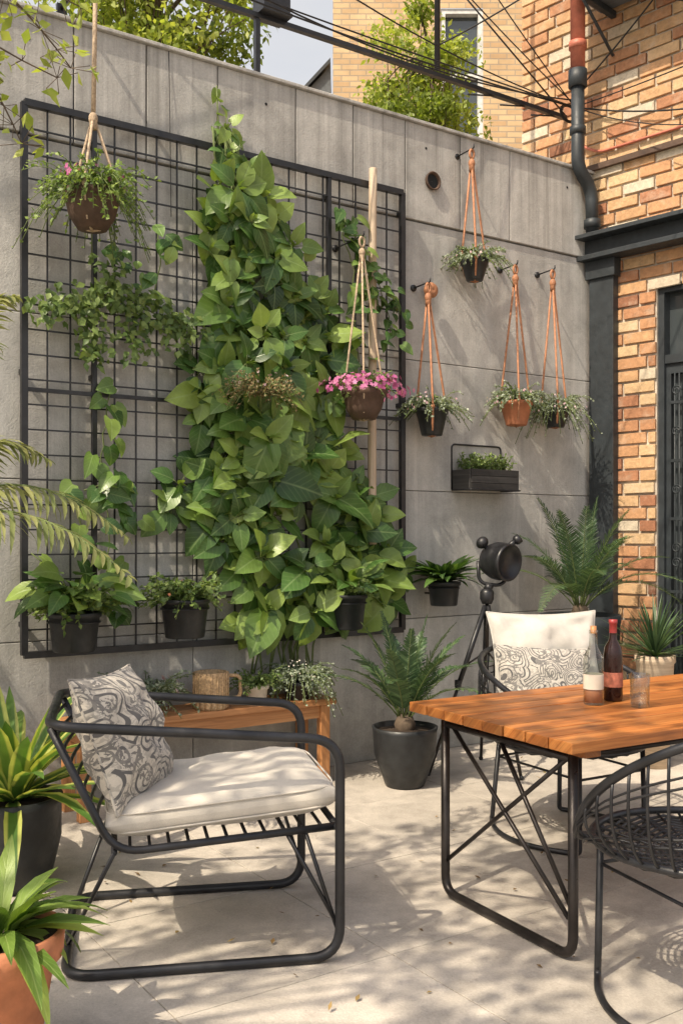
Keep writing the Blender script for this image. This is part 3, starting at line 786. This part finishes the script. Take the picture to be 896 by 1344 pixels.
for a,b_ in wins:
    for c_,d_ in zs:
        rectbox(mb,a+.07,b_-.07,Y+.13,Y+.15,c_+.07,d_-.07,1)
        rectbox(mb,a,a+.07,Y+.02,Y+.14,c_,d_,0);rectbox(mb,b_-.07,b_,Y+.02,Y+.14,c_,d_,0)
        rectbox(mb,a+.07,b_-.07,Y+.02,Y+.14,c_,c_+.07,0);rectbox(mb,a+.07,b_-.07,Y+.02,Y+.14,d_-.07,d_,0)
        rectbox(mb,a+.07,b_-.07,Y+.05,Y+.12,(c_+d_)/2-.03,(c_+d_)/2+.03,0)
        rectbox(mb,a-.06,b_+.06,Y-.06,Y+.02,c_-.1,c_-.001,2)
mb.build('windows',[window_white,winglass,concrete],parent=yb)
mb=MB(); rectbox(mb,-.25,9.1,Y-.12,Y+6,13,13.2); mb.build('parapet',[concrete],parent=yb)
mb=MB(); mb.add([(-.62,18,0),(-.2,18,0),(-.2,18,9.9),(-.62,18,9.45),(-.62,22,0),(-.2,22,0),(-.2,22,9.9),(-.62,22,9.45)],[(0,1,2,3),(0,3,7,4),(3,2,6,7),(1,5,6,2)],0,.5,None,False)
mb.add([(-.72,17.9,9.36),(-.2,17.9,9.92),(-.2,17.9,10.0),(-.72,17.9,9.44),(-.72,22,9.36),(-.2,22,9.92),(-.2,22,10.0),(-.72,22,9.44)],[(0,1,2,3),(3,2,6,7),(0,3,7,4)],1,.5,None,False)
mb.build('neighbouring_house',[acm,charcoal])

# ------------------------------------------------------------ trees
def tree(name,base,top,crown,nclump,nleaf,ls,clr=.45,leafm=treeleaf,tr=.14):
    mb=MB(); base=V(base);top=V(top)
    path=[base.lerp(top,i/10)+V((math.sin(i*.9)*.08,math.cos(i*1.3)*.06,0)) for i in range(11)]
    mb.tube(path,tr,10,0,r2=tr*.35)
    cc=[]
    (cx,cy,cz),(rx,ry,rz)=crown
    for k in range(nclump):
        d=rdir()*(R()**.45); cc.append(V((cx+d.x*rx,cy+d.y*ry,cz+d.z*rz)))
    for c in cc:
        q=path[random.randint(5,10)]
        mid=q.lerp(c,.5)+Z*.15+rdir()*.15
        mb.tube(bez(q,mid,c,6),.028 if R()<.3 else .014,5,0,r2=.004)
        cl=clr*U(.6,1.3); br=U(.2,.9)
        for j in range(int(nleaf*U(.6,1.3))):
            d=rdir()*(R()**.5)*cl; p=c+V((d.x,d.y,d.z*.6))
            leaf(mb,p,rdir()-Z*.4,rdir()+Z,ls*U(.6,1.3),ls*.6*U(.7,1.3),TINY,U(0,.8),.1,1,min(1,max(0,br+U(-.35,.35))))
    return mb.build(name,[bark,leafm])
tree('background_tree',(-2.2,9.9,0),(-1.9,9.9,7.2),((-1.92,9.9,6.6),(1.25,1.1,1.5)),85,170,.08,.36)
tree('background_tree',(.95,11.5,0),(.93,11.4,6.9),((.93,11.4,6.2),(.55,.6,1.35)),65,160,.07,.3,tr=.08)
tree('shade_tree',(-3.4,.8,0),(-2.8,.9,4.6),((-2.3,.7,5.0),(1.9,1.5,.8)),38,40,.10,.40,tr=.13)
mb=MB()
for a,m_,e in (((-2.7,.9,4.0),(-1.6,2.6,3.1),(-.92,2.95,3.05)),((-2.7,.9,3.9),(-1.5,2.8,3.0),(-.86,3.0,2.78)),((-1.5,2.6,3.15),(-1.1,2.9,2.95),(-1.0,3.1,2.62)),((-1.6,2.4,3.2),(-1.2,2.9,3.15),(-.84,3.2,3.1)),((-1.6,2.4,3.25),(-1.1,2.9,3.2),(-.90,3.3,2.95))):
    p=bez(a,m_,e,14); mb.tube(p,.009,6,0,r2=.002)
    for q in p[7:]:
        for j in range(6): 
            d=rdir(); mb.tube([q,q+d*.07],.0014,3,0)
            leaf(mb,q+d*.07,rdir()-Z*.3,rdir(),U(.035,.065),U(.022,.036),TINY,.4,.1,1,U(.5,1))
mb.build('overhanging_branch',[bark,treeleaf])

# ------------------------------------------------------------ left plants
mb=MB(); c=V((-1.30,3.93,0)); mb.lathe(c,[(.001,0),(.12,0),(.15,.05),(.185,.2),(.185,.33),(.19,.36),(.17,.36),(.165,.33)],36,0); mb.lathe(c+Z*.33,[(.17,0),(.001,.015)],24,1)
for k in range(46):
    a=k*2.399; e=.1+1.25*((k%23)/23); d=V((math.cos(a)*math.sin(e),math.sin(a)*math.sin(e),math.cos(e)))
    leaf(mb,c+Z*.34+V((math.cos(a),math.sin(a),0))*.03,d,Z-d*.5,U(.42,.64),U(.06,.085),STRAP,U(.3,1.2),.3,2,R(),.02)
mb.build('potted_dracaena',[blackpot,soil,stripeleaf])
mb=MB(); c=V((-.905,2.62,0)); mb.lathe(c,[(.001,0),(.1,0),(.145,.28),(.165,.28),(.17,.35),(.155,.35),(.15,.33)],36,0); mb.lathe(c+Z*.33,[(.15,0),(.001,.012)],24,1)
for k in range(60):
    a=k*2.399; e=.1+1.35*((k%20)/20); d=V((math.cos(a)*math.sin(e),math.sin(a)*math.sin(e),math.cos(e)))
    leaf(mb,c+Z*.34+V((math.cos(a),math.sin(a),0))*.03,d,Z-d*.5,U(.16,.32),U(.045,.07),LANCE,U(.6,1.6),.25,2,R(),.03)
mb.build('potted_hosta',[terracotta,soil,freshleaf])
mb=MB(); c=V((-2.0,4.25,0)); mb.lathe(c,[(.001,0),(.16,0),(.2,.38),(.21,.4),(.19,.4),(.18,.36)],30,0); mb.lathe(c+Z*.36,[(.185,0),(.001,.01)],20,1)
mb.tube([c+Z*.3,c+Z*.8+V((.02,0,0)),c+Z*1.25],.05,10,3,r2=.035)
t=c+Z*1.22
for (dx,dy,z1_,l,z2) in ((1.12,-.15,.68,1,.16),(1.18,-.35,.55,1,.0),(.7,-.5,.95,1,.9),(.6,.0,1.2,1,1.2),(-.4,-.6,.9,1,.5),(-.6,.3,.9,1,.6),(.2,-.9,.8,1,.3),(.72,.1,.8,1,.5)):
    e=t+V((dx,dy,z2)); mid=t+V((dx*.45,dy*.45,z1_))
    frond(mb,bez(t,mid,e,14),.27,38,2,4,.024,Z,angle=.75,droop=.9,rndb=U(.6,.95),r=.009)
mb.build('potted_palm',[terracotta,soil,palmleaf,bark,stem])

# ------------------------------------------------------------ bench
mb=MB()
B0=V((-.085,5.55,0)); B0=B0+u*.07
def Bp(x,y,z):
    p=B0-u*x-n*y; return V((p.x,p.y,z))
BL=1.52
for j in range(3):
    mb.box(Bp(BL/2,.045+.1*j,.455),u,n,Z,(BL/2,.047,.017),0,.4+.2*R())
mb.box(Bp(BL/2,.035,.40),u,n,Z,(BL/2-.08,.011,.036),0,.6);mb.box(Bp(BL/2,.255,.40),u,n,Z,(BL/2-.08,.011,.036),0,.6)
for x in (.07,BL-.07):
    for y in (.03,.26): mb.box(Bp(x,y,.219),Z,n,u,(.2185,.024,.03),0,.6)
    mb.box(Bp(x,.145,.40),n,u,Z,(.085,.011,.035),0,.6)
mb.build('wooden_bench',[benchwood],bevel=.004)
zt=.4725
mb=MB(); c=Bp(.74,.09,zt)
prof=[(.001,0),(.085,0)]
for i in range(15): prof+=[(.089+.004*(i%2),.004+i*.0125)]
prof+=[(.089,.195),(.081,.195),(.079,.02),(.001,.015)]
mb.lathe(c,prof,26,0)
for i in range(18): 
    a=i*math.pi/9; mb.tube([c+V((math.cos(a),math.sin(a),0))*.093+Z*.003,c+V((math.cos(a),math.sin(a),0))*.093+Z*.193],.004,4,0)
rt=V((.95,.3,0)).normalized()
mb.tube(rounded([c+rt*.085+Z*.17,c+rt*.16+Z*.17,c+rt*.16+Z*.05,c+rt*.085+Z*.05],.04,5),.010,8,0)
mb.build('wicker_mug',[basketm])
mb=MB(); c=Bp(.47,.08,zt); pot(mb,c,.062,.105,.8,0,1); bush(mb,c+Z*.095,70,.17,.3,.022,2,3,nl=11); mb.build('potted_succulent',[whitepot,soil,smallleaf,stem])
mb=MB(); c=Bp(.20,.10,zt); pot(mb,c,.08,.10,.8,0,1); bush(mb,c+Z*.12,170,.25,.95,.018,2,3,nl=16,wr=.7,up=.5); flowers(mb,c+Z*.12,(.16,.16,.13),60,.006,4); mb.build('potted_silver_plant',[blackpot,soil,greyleaf,stem,whitepot])
mb=MB(); c=Bp(1.08,.15,zt); pot(mb,c,.075,.07,.8,0,1); bush(mb,c+Z*.07,120,.26,.3,.022,2,3,nl=12,wr=.7); flowers(mb,c+Z*.1,(.2,.2,.12),34,.013,4); mb.build('potted_herb',[blackpot,soil,greyleaf,stem,palepink])

# ------------------------------------------------------------ cushions
def cushion(mb,c,ax,ay,w,h,T,p=3.0,q=1.6,pinch=.07,mat=0,Nn=26,wr=.012,seed=0,piping=None,uvs=1):
    ax=ax.normalized();ay=ay.normalized();az=ax.cross(ay).normalized()
    for sg in (1,-1):
        vs=[];uv=[]
        for j in range(Nn+1):
            for i in range(Nn+1):
                x=math.sin((-1+2*i/Nn)*math.pi/2);y=math.sin((-1+2*j/Nn)*math.pi/2)
                t=max(0,(1-abs(x)**p))**(1/q)*max(0,(1-abs(y)**p))**(1/q)
                xx=x*(1-pinch*(1-y*y));yy=y*(1-pinch*(1-x*x))
                wz=noise.noise(V((x*2.2+seed,y*2.2,sg+seed)))*wr*2+noise.noise(V((x*6+seed,y*3,sg+seed)))*wr*.7
                edge=1-max(abs(x),abs(y))**6
                vs.append(c+ax*(xx*w/2)+ay*(yy*h/2)+az*(sg*t*T/2+wz*edge)); uv.append((.5+.5*x*w/max(w,h)*uvs,.5+.5*y*h/max(w,h)*uvs))
        fs=[]
        for j in range(Nn):
            for i in range(Nn):
                a=j*(Nn+1)+i; f=(a,a+1,a+Nn+2,a+Nn+1); fs.append(f if sg>0 else f[::-1])
        mb.add(vs,fs,mat,.5,uv,True)
    if piping is not None:
        pth=[]
        for k in range(80):
            a=k/80*4; sd=int(a);f=a-sd; f=math.sin((-1+2*f)*math.pi/2)
            x,y=[(f,-1),(1,f),(-f,1),(-1,-f)][sd]
            pth.append(c+ax*(x*(1-pinch*(1-y*y))*w/2)+ay*(y*(1-pinch*(1-x*x))*h/2))
        mb.tube(pth,.005,6,piping,closed=True)

# ------------------------------------------------------------ lounge chair
chair=empty('lounge_chair')
e1_=V((.984,.179,0)); e2_=V((-.22,.975,0)); A0=V((-.861,3.085,0))
def C(x,y,z): p=A0+e1_*x+e2_*y; return V((p.x,p.y,z))
mb=MB()
rad=.0165
mb.tube(rounded([C(-.05,0,.80),C(.87,0,.725),C(.87,0,rad),C(0,0,rad),C(0,.7,rad),C(.87,.7,rad),C(.87,.7,.725),C(-.05,.7,.80)],.10,8,True),rad,14,0,closed=True)
for y in (.03,.67):
    mb.tube(rounded([C(.865,y,.435),C(.15,y,.385),C(-.045,y,.79)],.09,7),.013,10,0)
mb.tube([C(.865,.0,.435),C(.865,.7,.435)],.012,10,0)
for i in range(11):
    x=.2+.062*i; z=.385+(x-.14)*.069; mb.tube([C(x,.03,z-.003),C(x,.67,z-.003)],.006,6,0)
for i in range(8):
    t=.12+.8*i/7; x=.15-.195*t; z=.385+.405*t
    mb.tube(bez(C(x,.03,z),C(x-.07,.35,z-.02),C(x,.67,z),8),.0065,6,0)
for sg,y in ((1,.0),(-1,.7)):
    mb.tube([C(.70,y+.03*sg,.42),C(.862,y,.12)],.007,6,0);mb.tube([C(.76,y+.03*sg,.425),C(.866,y,.09)],.007,6,0)
mb.tube([C(.15,.03,.385),C(.0,.22,.03)],.008,6,0);mb.tube([C(.15,.67,.385),C(.0,.48,.03)],.008,6,0)
mb.tube([C(.15,.03,.385),C(.15,.67,.385)],.01,8,0)
mb.build('frame',[black],parent=chair)
mb=MB()
ax=(C(.9,.35,.535)-C(.15,.35,.47)).normalized()
cushion(mb,C(.50,.35,.498),ax,e2_,.76,.62,.14,6,2.3,.01,0,34,.009,3)
for z_ in (.03,-.03):
    az=ax.cross(e2_).normalized(); pth=[]
    for k in range(80):
        a=k/80*4; sd=int(a);f=a-sd; f=-1+2*f
        x,y=[(f,-1),(1,f),(-f,1),(-1,-f)][sd]; rr=(abs(x)**9+abs(y)**9)**(-1/9)
        pth.append(C(.50,.35,.498)+ax*(x*rr*.376)+e2_*(y*rr*.307)+az*z_)
    mb.tube(pth,.0035,5,0,closed=True)
mb.build('seat_cushion',[linen],parent=chair)
mb=MB()
up=(Z*.90-e1_*.40).normalized(); wd=(e2_*.90+e1_*.43).normalized(); wd=(wd-up*wd.dot(up)+up*-.18).normalized(); up=(up-wd*up.dot(wd)).normalized()
cushion(mb,C(.18,.27,.71),wd,up,.44,.46,.20,2.6,1.7,.08,0,28,.018,5,piping=0)
mb.build('scatter_cushion',[paisley],parent=chair)

# ------------------------------------------------------------ table
table=empty('dining_table')
ta=V((.865,.502,0)).normalized(); tb=V((.502,-.865,0)).normalized(); T0=V((.2646,3.865,0))
def TP(x,y,z): p=T0+ta*x+tb*y; return V((p.x,p.y,z))
mb=MB(); TL=1.9; TWd=.90; npl=8; pw=TWd/npl
pr=[.7,.35,.85,.5,.2,.75,.4,.9]
for i in range(npl):
    mb.box(TP(TL/2+U(-.004,.004),(i+.5)*pw,.725+U(-.001,.001)),ta,tb,Z,(TL/2,pw/2-.0035,.0185),0,pr[i])
for x in (.12,.95,1.78): mb.box(TP(x,TWd/2,.693),tb,ta,Z,(TWd/2-.03,.035,.012),0,.2)
mb.build('top',[wood],parent=table,bevel=.003)
mb=MB()
for x,sx in ((.10,1),(TL-.10,-1)):
    y0,y1=.10,.80
    mb.tube(rounded([TP(x,y0,.68),TP(x,y0,.018),TP(x,y1,.018),TP(x,y1,.68)],.07,7),.017,12,0)
    mb.tube([TP(x,y0,.665),TP(x,y1,.665)],.014,10,0)
    mb.tube([TP(x,y0+.05,.66),TP(x+.0,y1-.02,.14)],.0085,8,0)
    mb.tube([TP(x,y0+.33,.66),TP(x,y1-.01,.18)],.0085,8,0)
    mb.tube([TP(x,y1-.03,.66),TP(x,y0+.01,.14)],.0085,8,0)
mb.tube([TP(.10,.45,.66),TP(TL-.1,.45,.66)],.014,8,0)
for y in (.12,.78): mb.tube([TP(.10,y,.668),TP(TL-.1,y,.668)],.011,8,0)
mb.build('leg_frame',[steel],parent=table)

ZT=.7447
mb=MB(); c=V((.965,3.80,ZT))
mb.lathe(c,[(.001,.003),(.034,.0),(.038,.006),(.038,.16),(.034,.19),(.016,.225),(.0145,.27),(.0165,.272),(.0165,.284),(.013,.285)],28,0)
mb.lathe(c,[(.001,.009),(.0345,.009),(.0345,.09),(.001,.09)],24,2)
mb.lathe(c,[(.0384,.06),(.0386,.062),(.0386,.115),(.0384,.117)],28,1); mb.lathe(c,[(.012,.272),(.012,.3),(.001,.301)],12,3)
mb.build('glass_bottle',[thinglass,whitepot,amber,benchwood])
mb=MB(); c=V((1.065,3.89,ZT))
mb.lathe(c,[(.001,.003),(.034,.0),(.037,.006),(.037,.18),(.032,.21),(.015,.24),(.014,.3),(.016,.302),(.016,.315),(.001,.316)],28,0)
mb.lathe(c,[(.0374,.055),(.0376,.057),(.0376,.11),(.0374,.112)],28,1); mb.lathe(c,[(.0148,.265),(.0148,.3),(.0168,.302),(.0168,.317),(.001,.318)],20,2)
mb.build('wine_bottle',[wineglass,winelabel,label])
mb=MB(); c=V((1.125,3.74,ZT)); mb.lathe(c,[(.001,0),(.034,0),(.038,.125),(.036,.126),(.032,.01),(.001,.01)],28,0); mb.build('drinking_glass',[thinglass])

# ------------------------------------------------------------ tub chairs
def tub_chair(name,c,f,r=.34,seat=.44,low=.48,high=.82,am=1.95):
    par=empty(name); mb=MB(); c=V(c); f=f.normalized(); l=V((-f.y,f.x,0))
    def P(a,rd,z): return c-f*(math.cos(a)*rd)+l*(math.sin(a)*rd)+Z*z
    def hz(a): return low+(high-low)*max(0,math.cos(a/am*math.pi/2))**.7
    hoop=[]
    K=44
    for i in range(K+1):
        a=-am+2*am*i/K; hoop.append(P(a,r+.07,hz(a)))
    hoop=[P(-am-.25,r,seat)]+hoop+[P(am+.25,r,seat)]
    mb.tube(rounded(hoop,.05,3),.0135,10,0)
    ring=[P(a,r,seat) for a in [i*6.2832/48 for i in range(48)]]
    mb.tube(ring,.0125,10,0,closed=True)
    ns=26
    for i in range(ns+1):
        a=(-am+2*am*i/ns)*.97
        mb.tube(bez(P(a,r,seat),P(a,r+.1,seat+.06),P(a,r+.07,hz(a)),7),.0048,5,0)
    for t in (.22,.3,.7,.78):
        pth=[]
        for i in range(K+1):
            a=-am+2*am*i/K; h=seat+(hz(a)-seat)*t
            pth.append(P(a,r+.075*math.sin(min(1,t*1.6)*math.pi/2)+.004*(1 if i%2 else -1),h))
        mb.tube(pth,.004,4,0)
    for k in range(1,15):
        rd=r*k/15; mb.tube([P(a,rd,seat-.012-.03*(1-(rd/r)**2)+.004*(-1)**i) for i,a in enumerate([i*6.2832/44 for i in range(44)])],.005,5,0,closed=True)
    for i in range(28):
        a=i*6.2832/28; mb.tube([P(a,.02,seat-.044),P(a,r*.5,seat-.036),P(a,r,seat-.004)],.0045,5,0)
    for sg in (-1,1):
        aF=math.pi-.62; aB=.62
        pf=P(sg*aF,r-.01,seat-.005);pb=P(sg*aB,r-.01,seat-.005)
        ff=P(sg*aF,r+.0,.013);fb=P(sg*aB,r+.03,.013)
        side=P(sg*math.pi/2,r+.09,.013)
        base=bez(ff,side,fb,8)
        mb.tube(rounded([pf,pf.lerp(ff,.9)]+base+[pb.lerp(fb,.9),pb],.05,5),.0115,9,0)
        mb.tube([pf.lerp(ff,.25),pb.lerp(fb,.25)],.006,6,0)
    a=P(math.pi-.62,r-.005,seat*.75);b_=P(-(math.pi-.62),r-.005,seat*.75); mb.tube([a,b_],.006,6,0)
    a=P(.62,r+.003,seat*.75);b_=P(-.62,r+.003,seat*.75); mb.tube([a,b_],.006,6,0)
    mb.build('woven_frame',[black],parent=par)
    return par
fc=tub_chair('woven_armchair',(1.06,4.62,0),tb,.34,low=.62,high=.84,am=2.0)
tub_chair('woven_armchair',(1.08,2.93,0),(-tb+ta*.15),.33,seat=.49,low=.52,high=.92,am=1.85)
mb=MB()
cushion(mb,V((1.00,4.86,.80)),V((1,.15,0)),V((-.05,.25,.96)),.56,.44,.2,2.6,1.7,.09,0,26,.03,8,piping=0)
mb.build('back_cushion',[cream],parent=fc)
mb=MB()
cushion(mb,V((.96,4.68,.70)),V((1,.1,-.06)),V((-.0,.38,.9)),.47,.34,.16,2.6,1.7,.08,0,26,.014,2,piping=0)
mb.build('scatter_cushion',[blockprint],parent=fc)
mb=MB(); cushion(mb,V((1.06,4.60,.475)),V((1,.1,0)),V((-.1,1,0)),.54,.52,.08,5,2.2,.0,0,22,.006,4,piping=0); mb.build('seat_cushion',[linen],parent=fc)

# ------------------------------------------------------------ tripod lamp
mb=MB(); hc=V((.935,5.9,1.235)); la=V((.62,-.72,-.1)).normalized()
mb.lathe(hc,[(.001,-.118),(.05,-.108),(.09,-.075),(.112,-.02),(.114,.02),(.108,.06),(.112,.062),(.112,.085),(.1,.088),(.094,.06),(.05,.045),(.001,.04)],26,0,axis=la)
# pan handle knob (upper left) and focus knob (upper right)
mb.tube([hc+V((-.05,0,.05)),hc+V((-.085,-.01,.095))],.013,8,0); mb.sphere(hc+V((-.10,-.01,.11)),.040,0,14,.85,V((-.5,0,.5)))
mb.tube([hc+V((.05,0,.08)),hc+V((.105,0,.125))],.016,8,0); mb.lathe(hc+V((.095,0,.115)),[(.001,0),(.022,.0),(.03,.012),(.028,.04),(.001,.045)],16,0,axis=V((.6,0,.45)))
# yoke
mb.tube(rounded([hc-V((.12,-.02,0)),hc+V((-.115,.02,-.13)),hc+V((.02,.0,-.15)),hc+V((.1,.05,-.02))],.05,5),.011,8,0)
hub=V((.865,5.9,1.0))
mb.tube(rounded([hc+V((-.05,0,-.14)),hub+Z*.06],.02),.024,10,0); mb.lathe(hub+Z*-.02,[(.001,0),(.03,0),(.042,.03),(.042,.07),(.028,.09),(.001,.09)],16,0)
feet=[V((.50,5.72,0)),V((1.02,5.62,0)),V((.86,6.12,0))]
for f_ in feet:
    top_=hub+(f_-hub)*.03; mid_=hub.lerp(f_,.52)
    mb.tube([top_,mid_],.015,8,0); mb.tube([mid_-(f_-hub).normalized()*.08,f_],.010,8,1); mb.lathe(mid_-(f_-hub).normalized()*.02,[(.02,0),(.02,.04)],10,0); mb.sphere(f_+Z*.012,.014,0)
    mb.tube([hub-Z*.30,hub.lerp(f_,.38)],.006,6,1)
mb.tube([hub,hub-Z*.32],.012,8,1)
mb.build('tripod_spotlight',[black,steel])

# ------------------------------------------------------------ light
w=bpy.data.worlds.new('World'); scene.world=w; w.use_nodes=True
nt=w.node_tree; bg=nt.nodes['Background']; sk=nt.nodes.new('ShaderNodeTexSky'); sk.sky_type='NISHITA'; sk.sun_disc=False
hx,hy=-.67,-.742
az=math.atan2(hx,hy); el=math.radians(51)
sk.sun_elevation=el; sk.sun_rotation=az%(2*math.pi); sk.dust_density=5; sk.air_density=1.0; sk.ozone_density=.3
g=N(nt); tc=nt.nodes.new('ShaderNodeTexCoord'); sp=nt.nodes.new('ShaderNodeSeparateXYZ'); g.l(tc.outputs['Generated'],sp.inputs[0])
hz_=g.ramp(sp.outputs[2],[(0,.75),(.48,.7),(.75,.1)])
cl_=g.ramp(g.noise(g.map(tc.outputs['Generated'],(1,1,2.5)),2.2,5,.6),[(.4,.8),(.65,1.0)])
fz=g.math('MULTIPLY',hz_,cl_)
g.l(g.mix(fz,sk.outputs[0],(5.0,4.8,4.5)),bg.inputs[0]); bg.inputs[1].default_value=.205
sun=bpy.data.lights.new('sun','SUN'); sun.energy=5.4; sun.angle=math.radians(.5); sun.color=(1,.87,.68)
so=bpy.data.objects.new('sun',sun); scene.collection.objects.link(so)
Ld=V((hx*math.cos(el),hy*math.cos(el),math.sin(el))); so.rotation_euler=(-Ld).to_track_quat('-Z','Y').to_euler()
cam=bpy.data.cameras.new('camera'); co=bpy.data.objects.new('camera',cam); scene.collection.objects.link(co)
co.location=(0,0,CAMH); co.rotation_euler=(math.pi/2,0,0); cam.sensor_fit='VERTICAL'; cam.sensor_height=36; cam.lens=36*1300/1344
cam.shift_y=28/1344; cam.clip_start=.05; cam.clip_end=600
scene.camera=co
scene.view_settings.view_transform='Standard'; scene.view_settings.look='None'; scene.view_settings.exposure=0
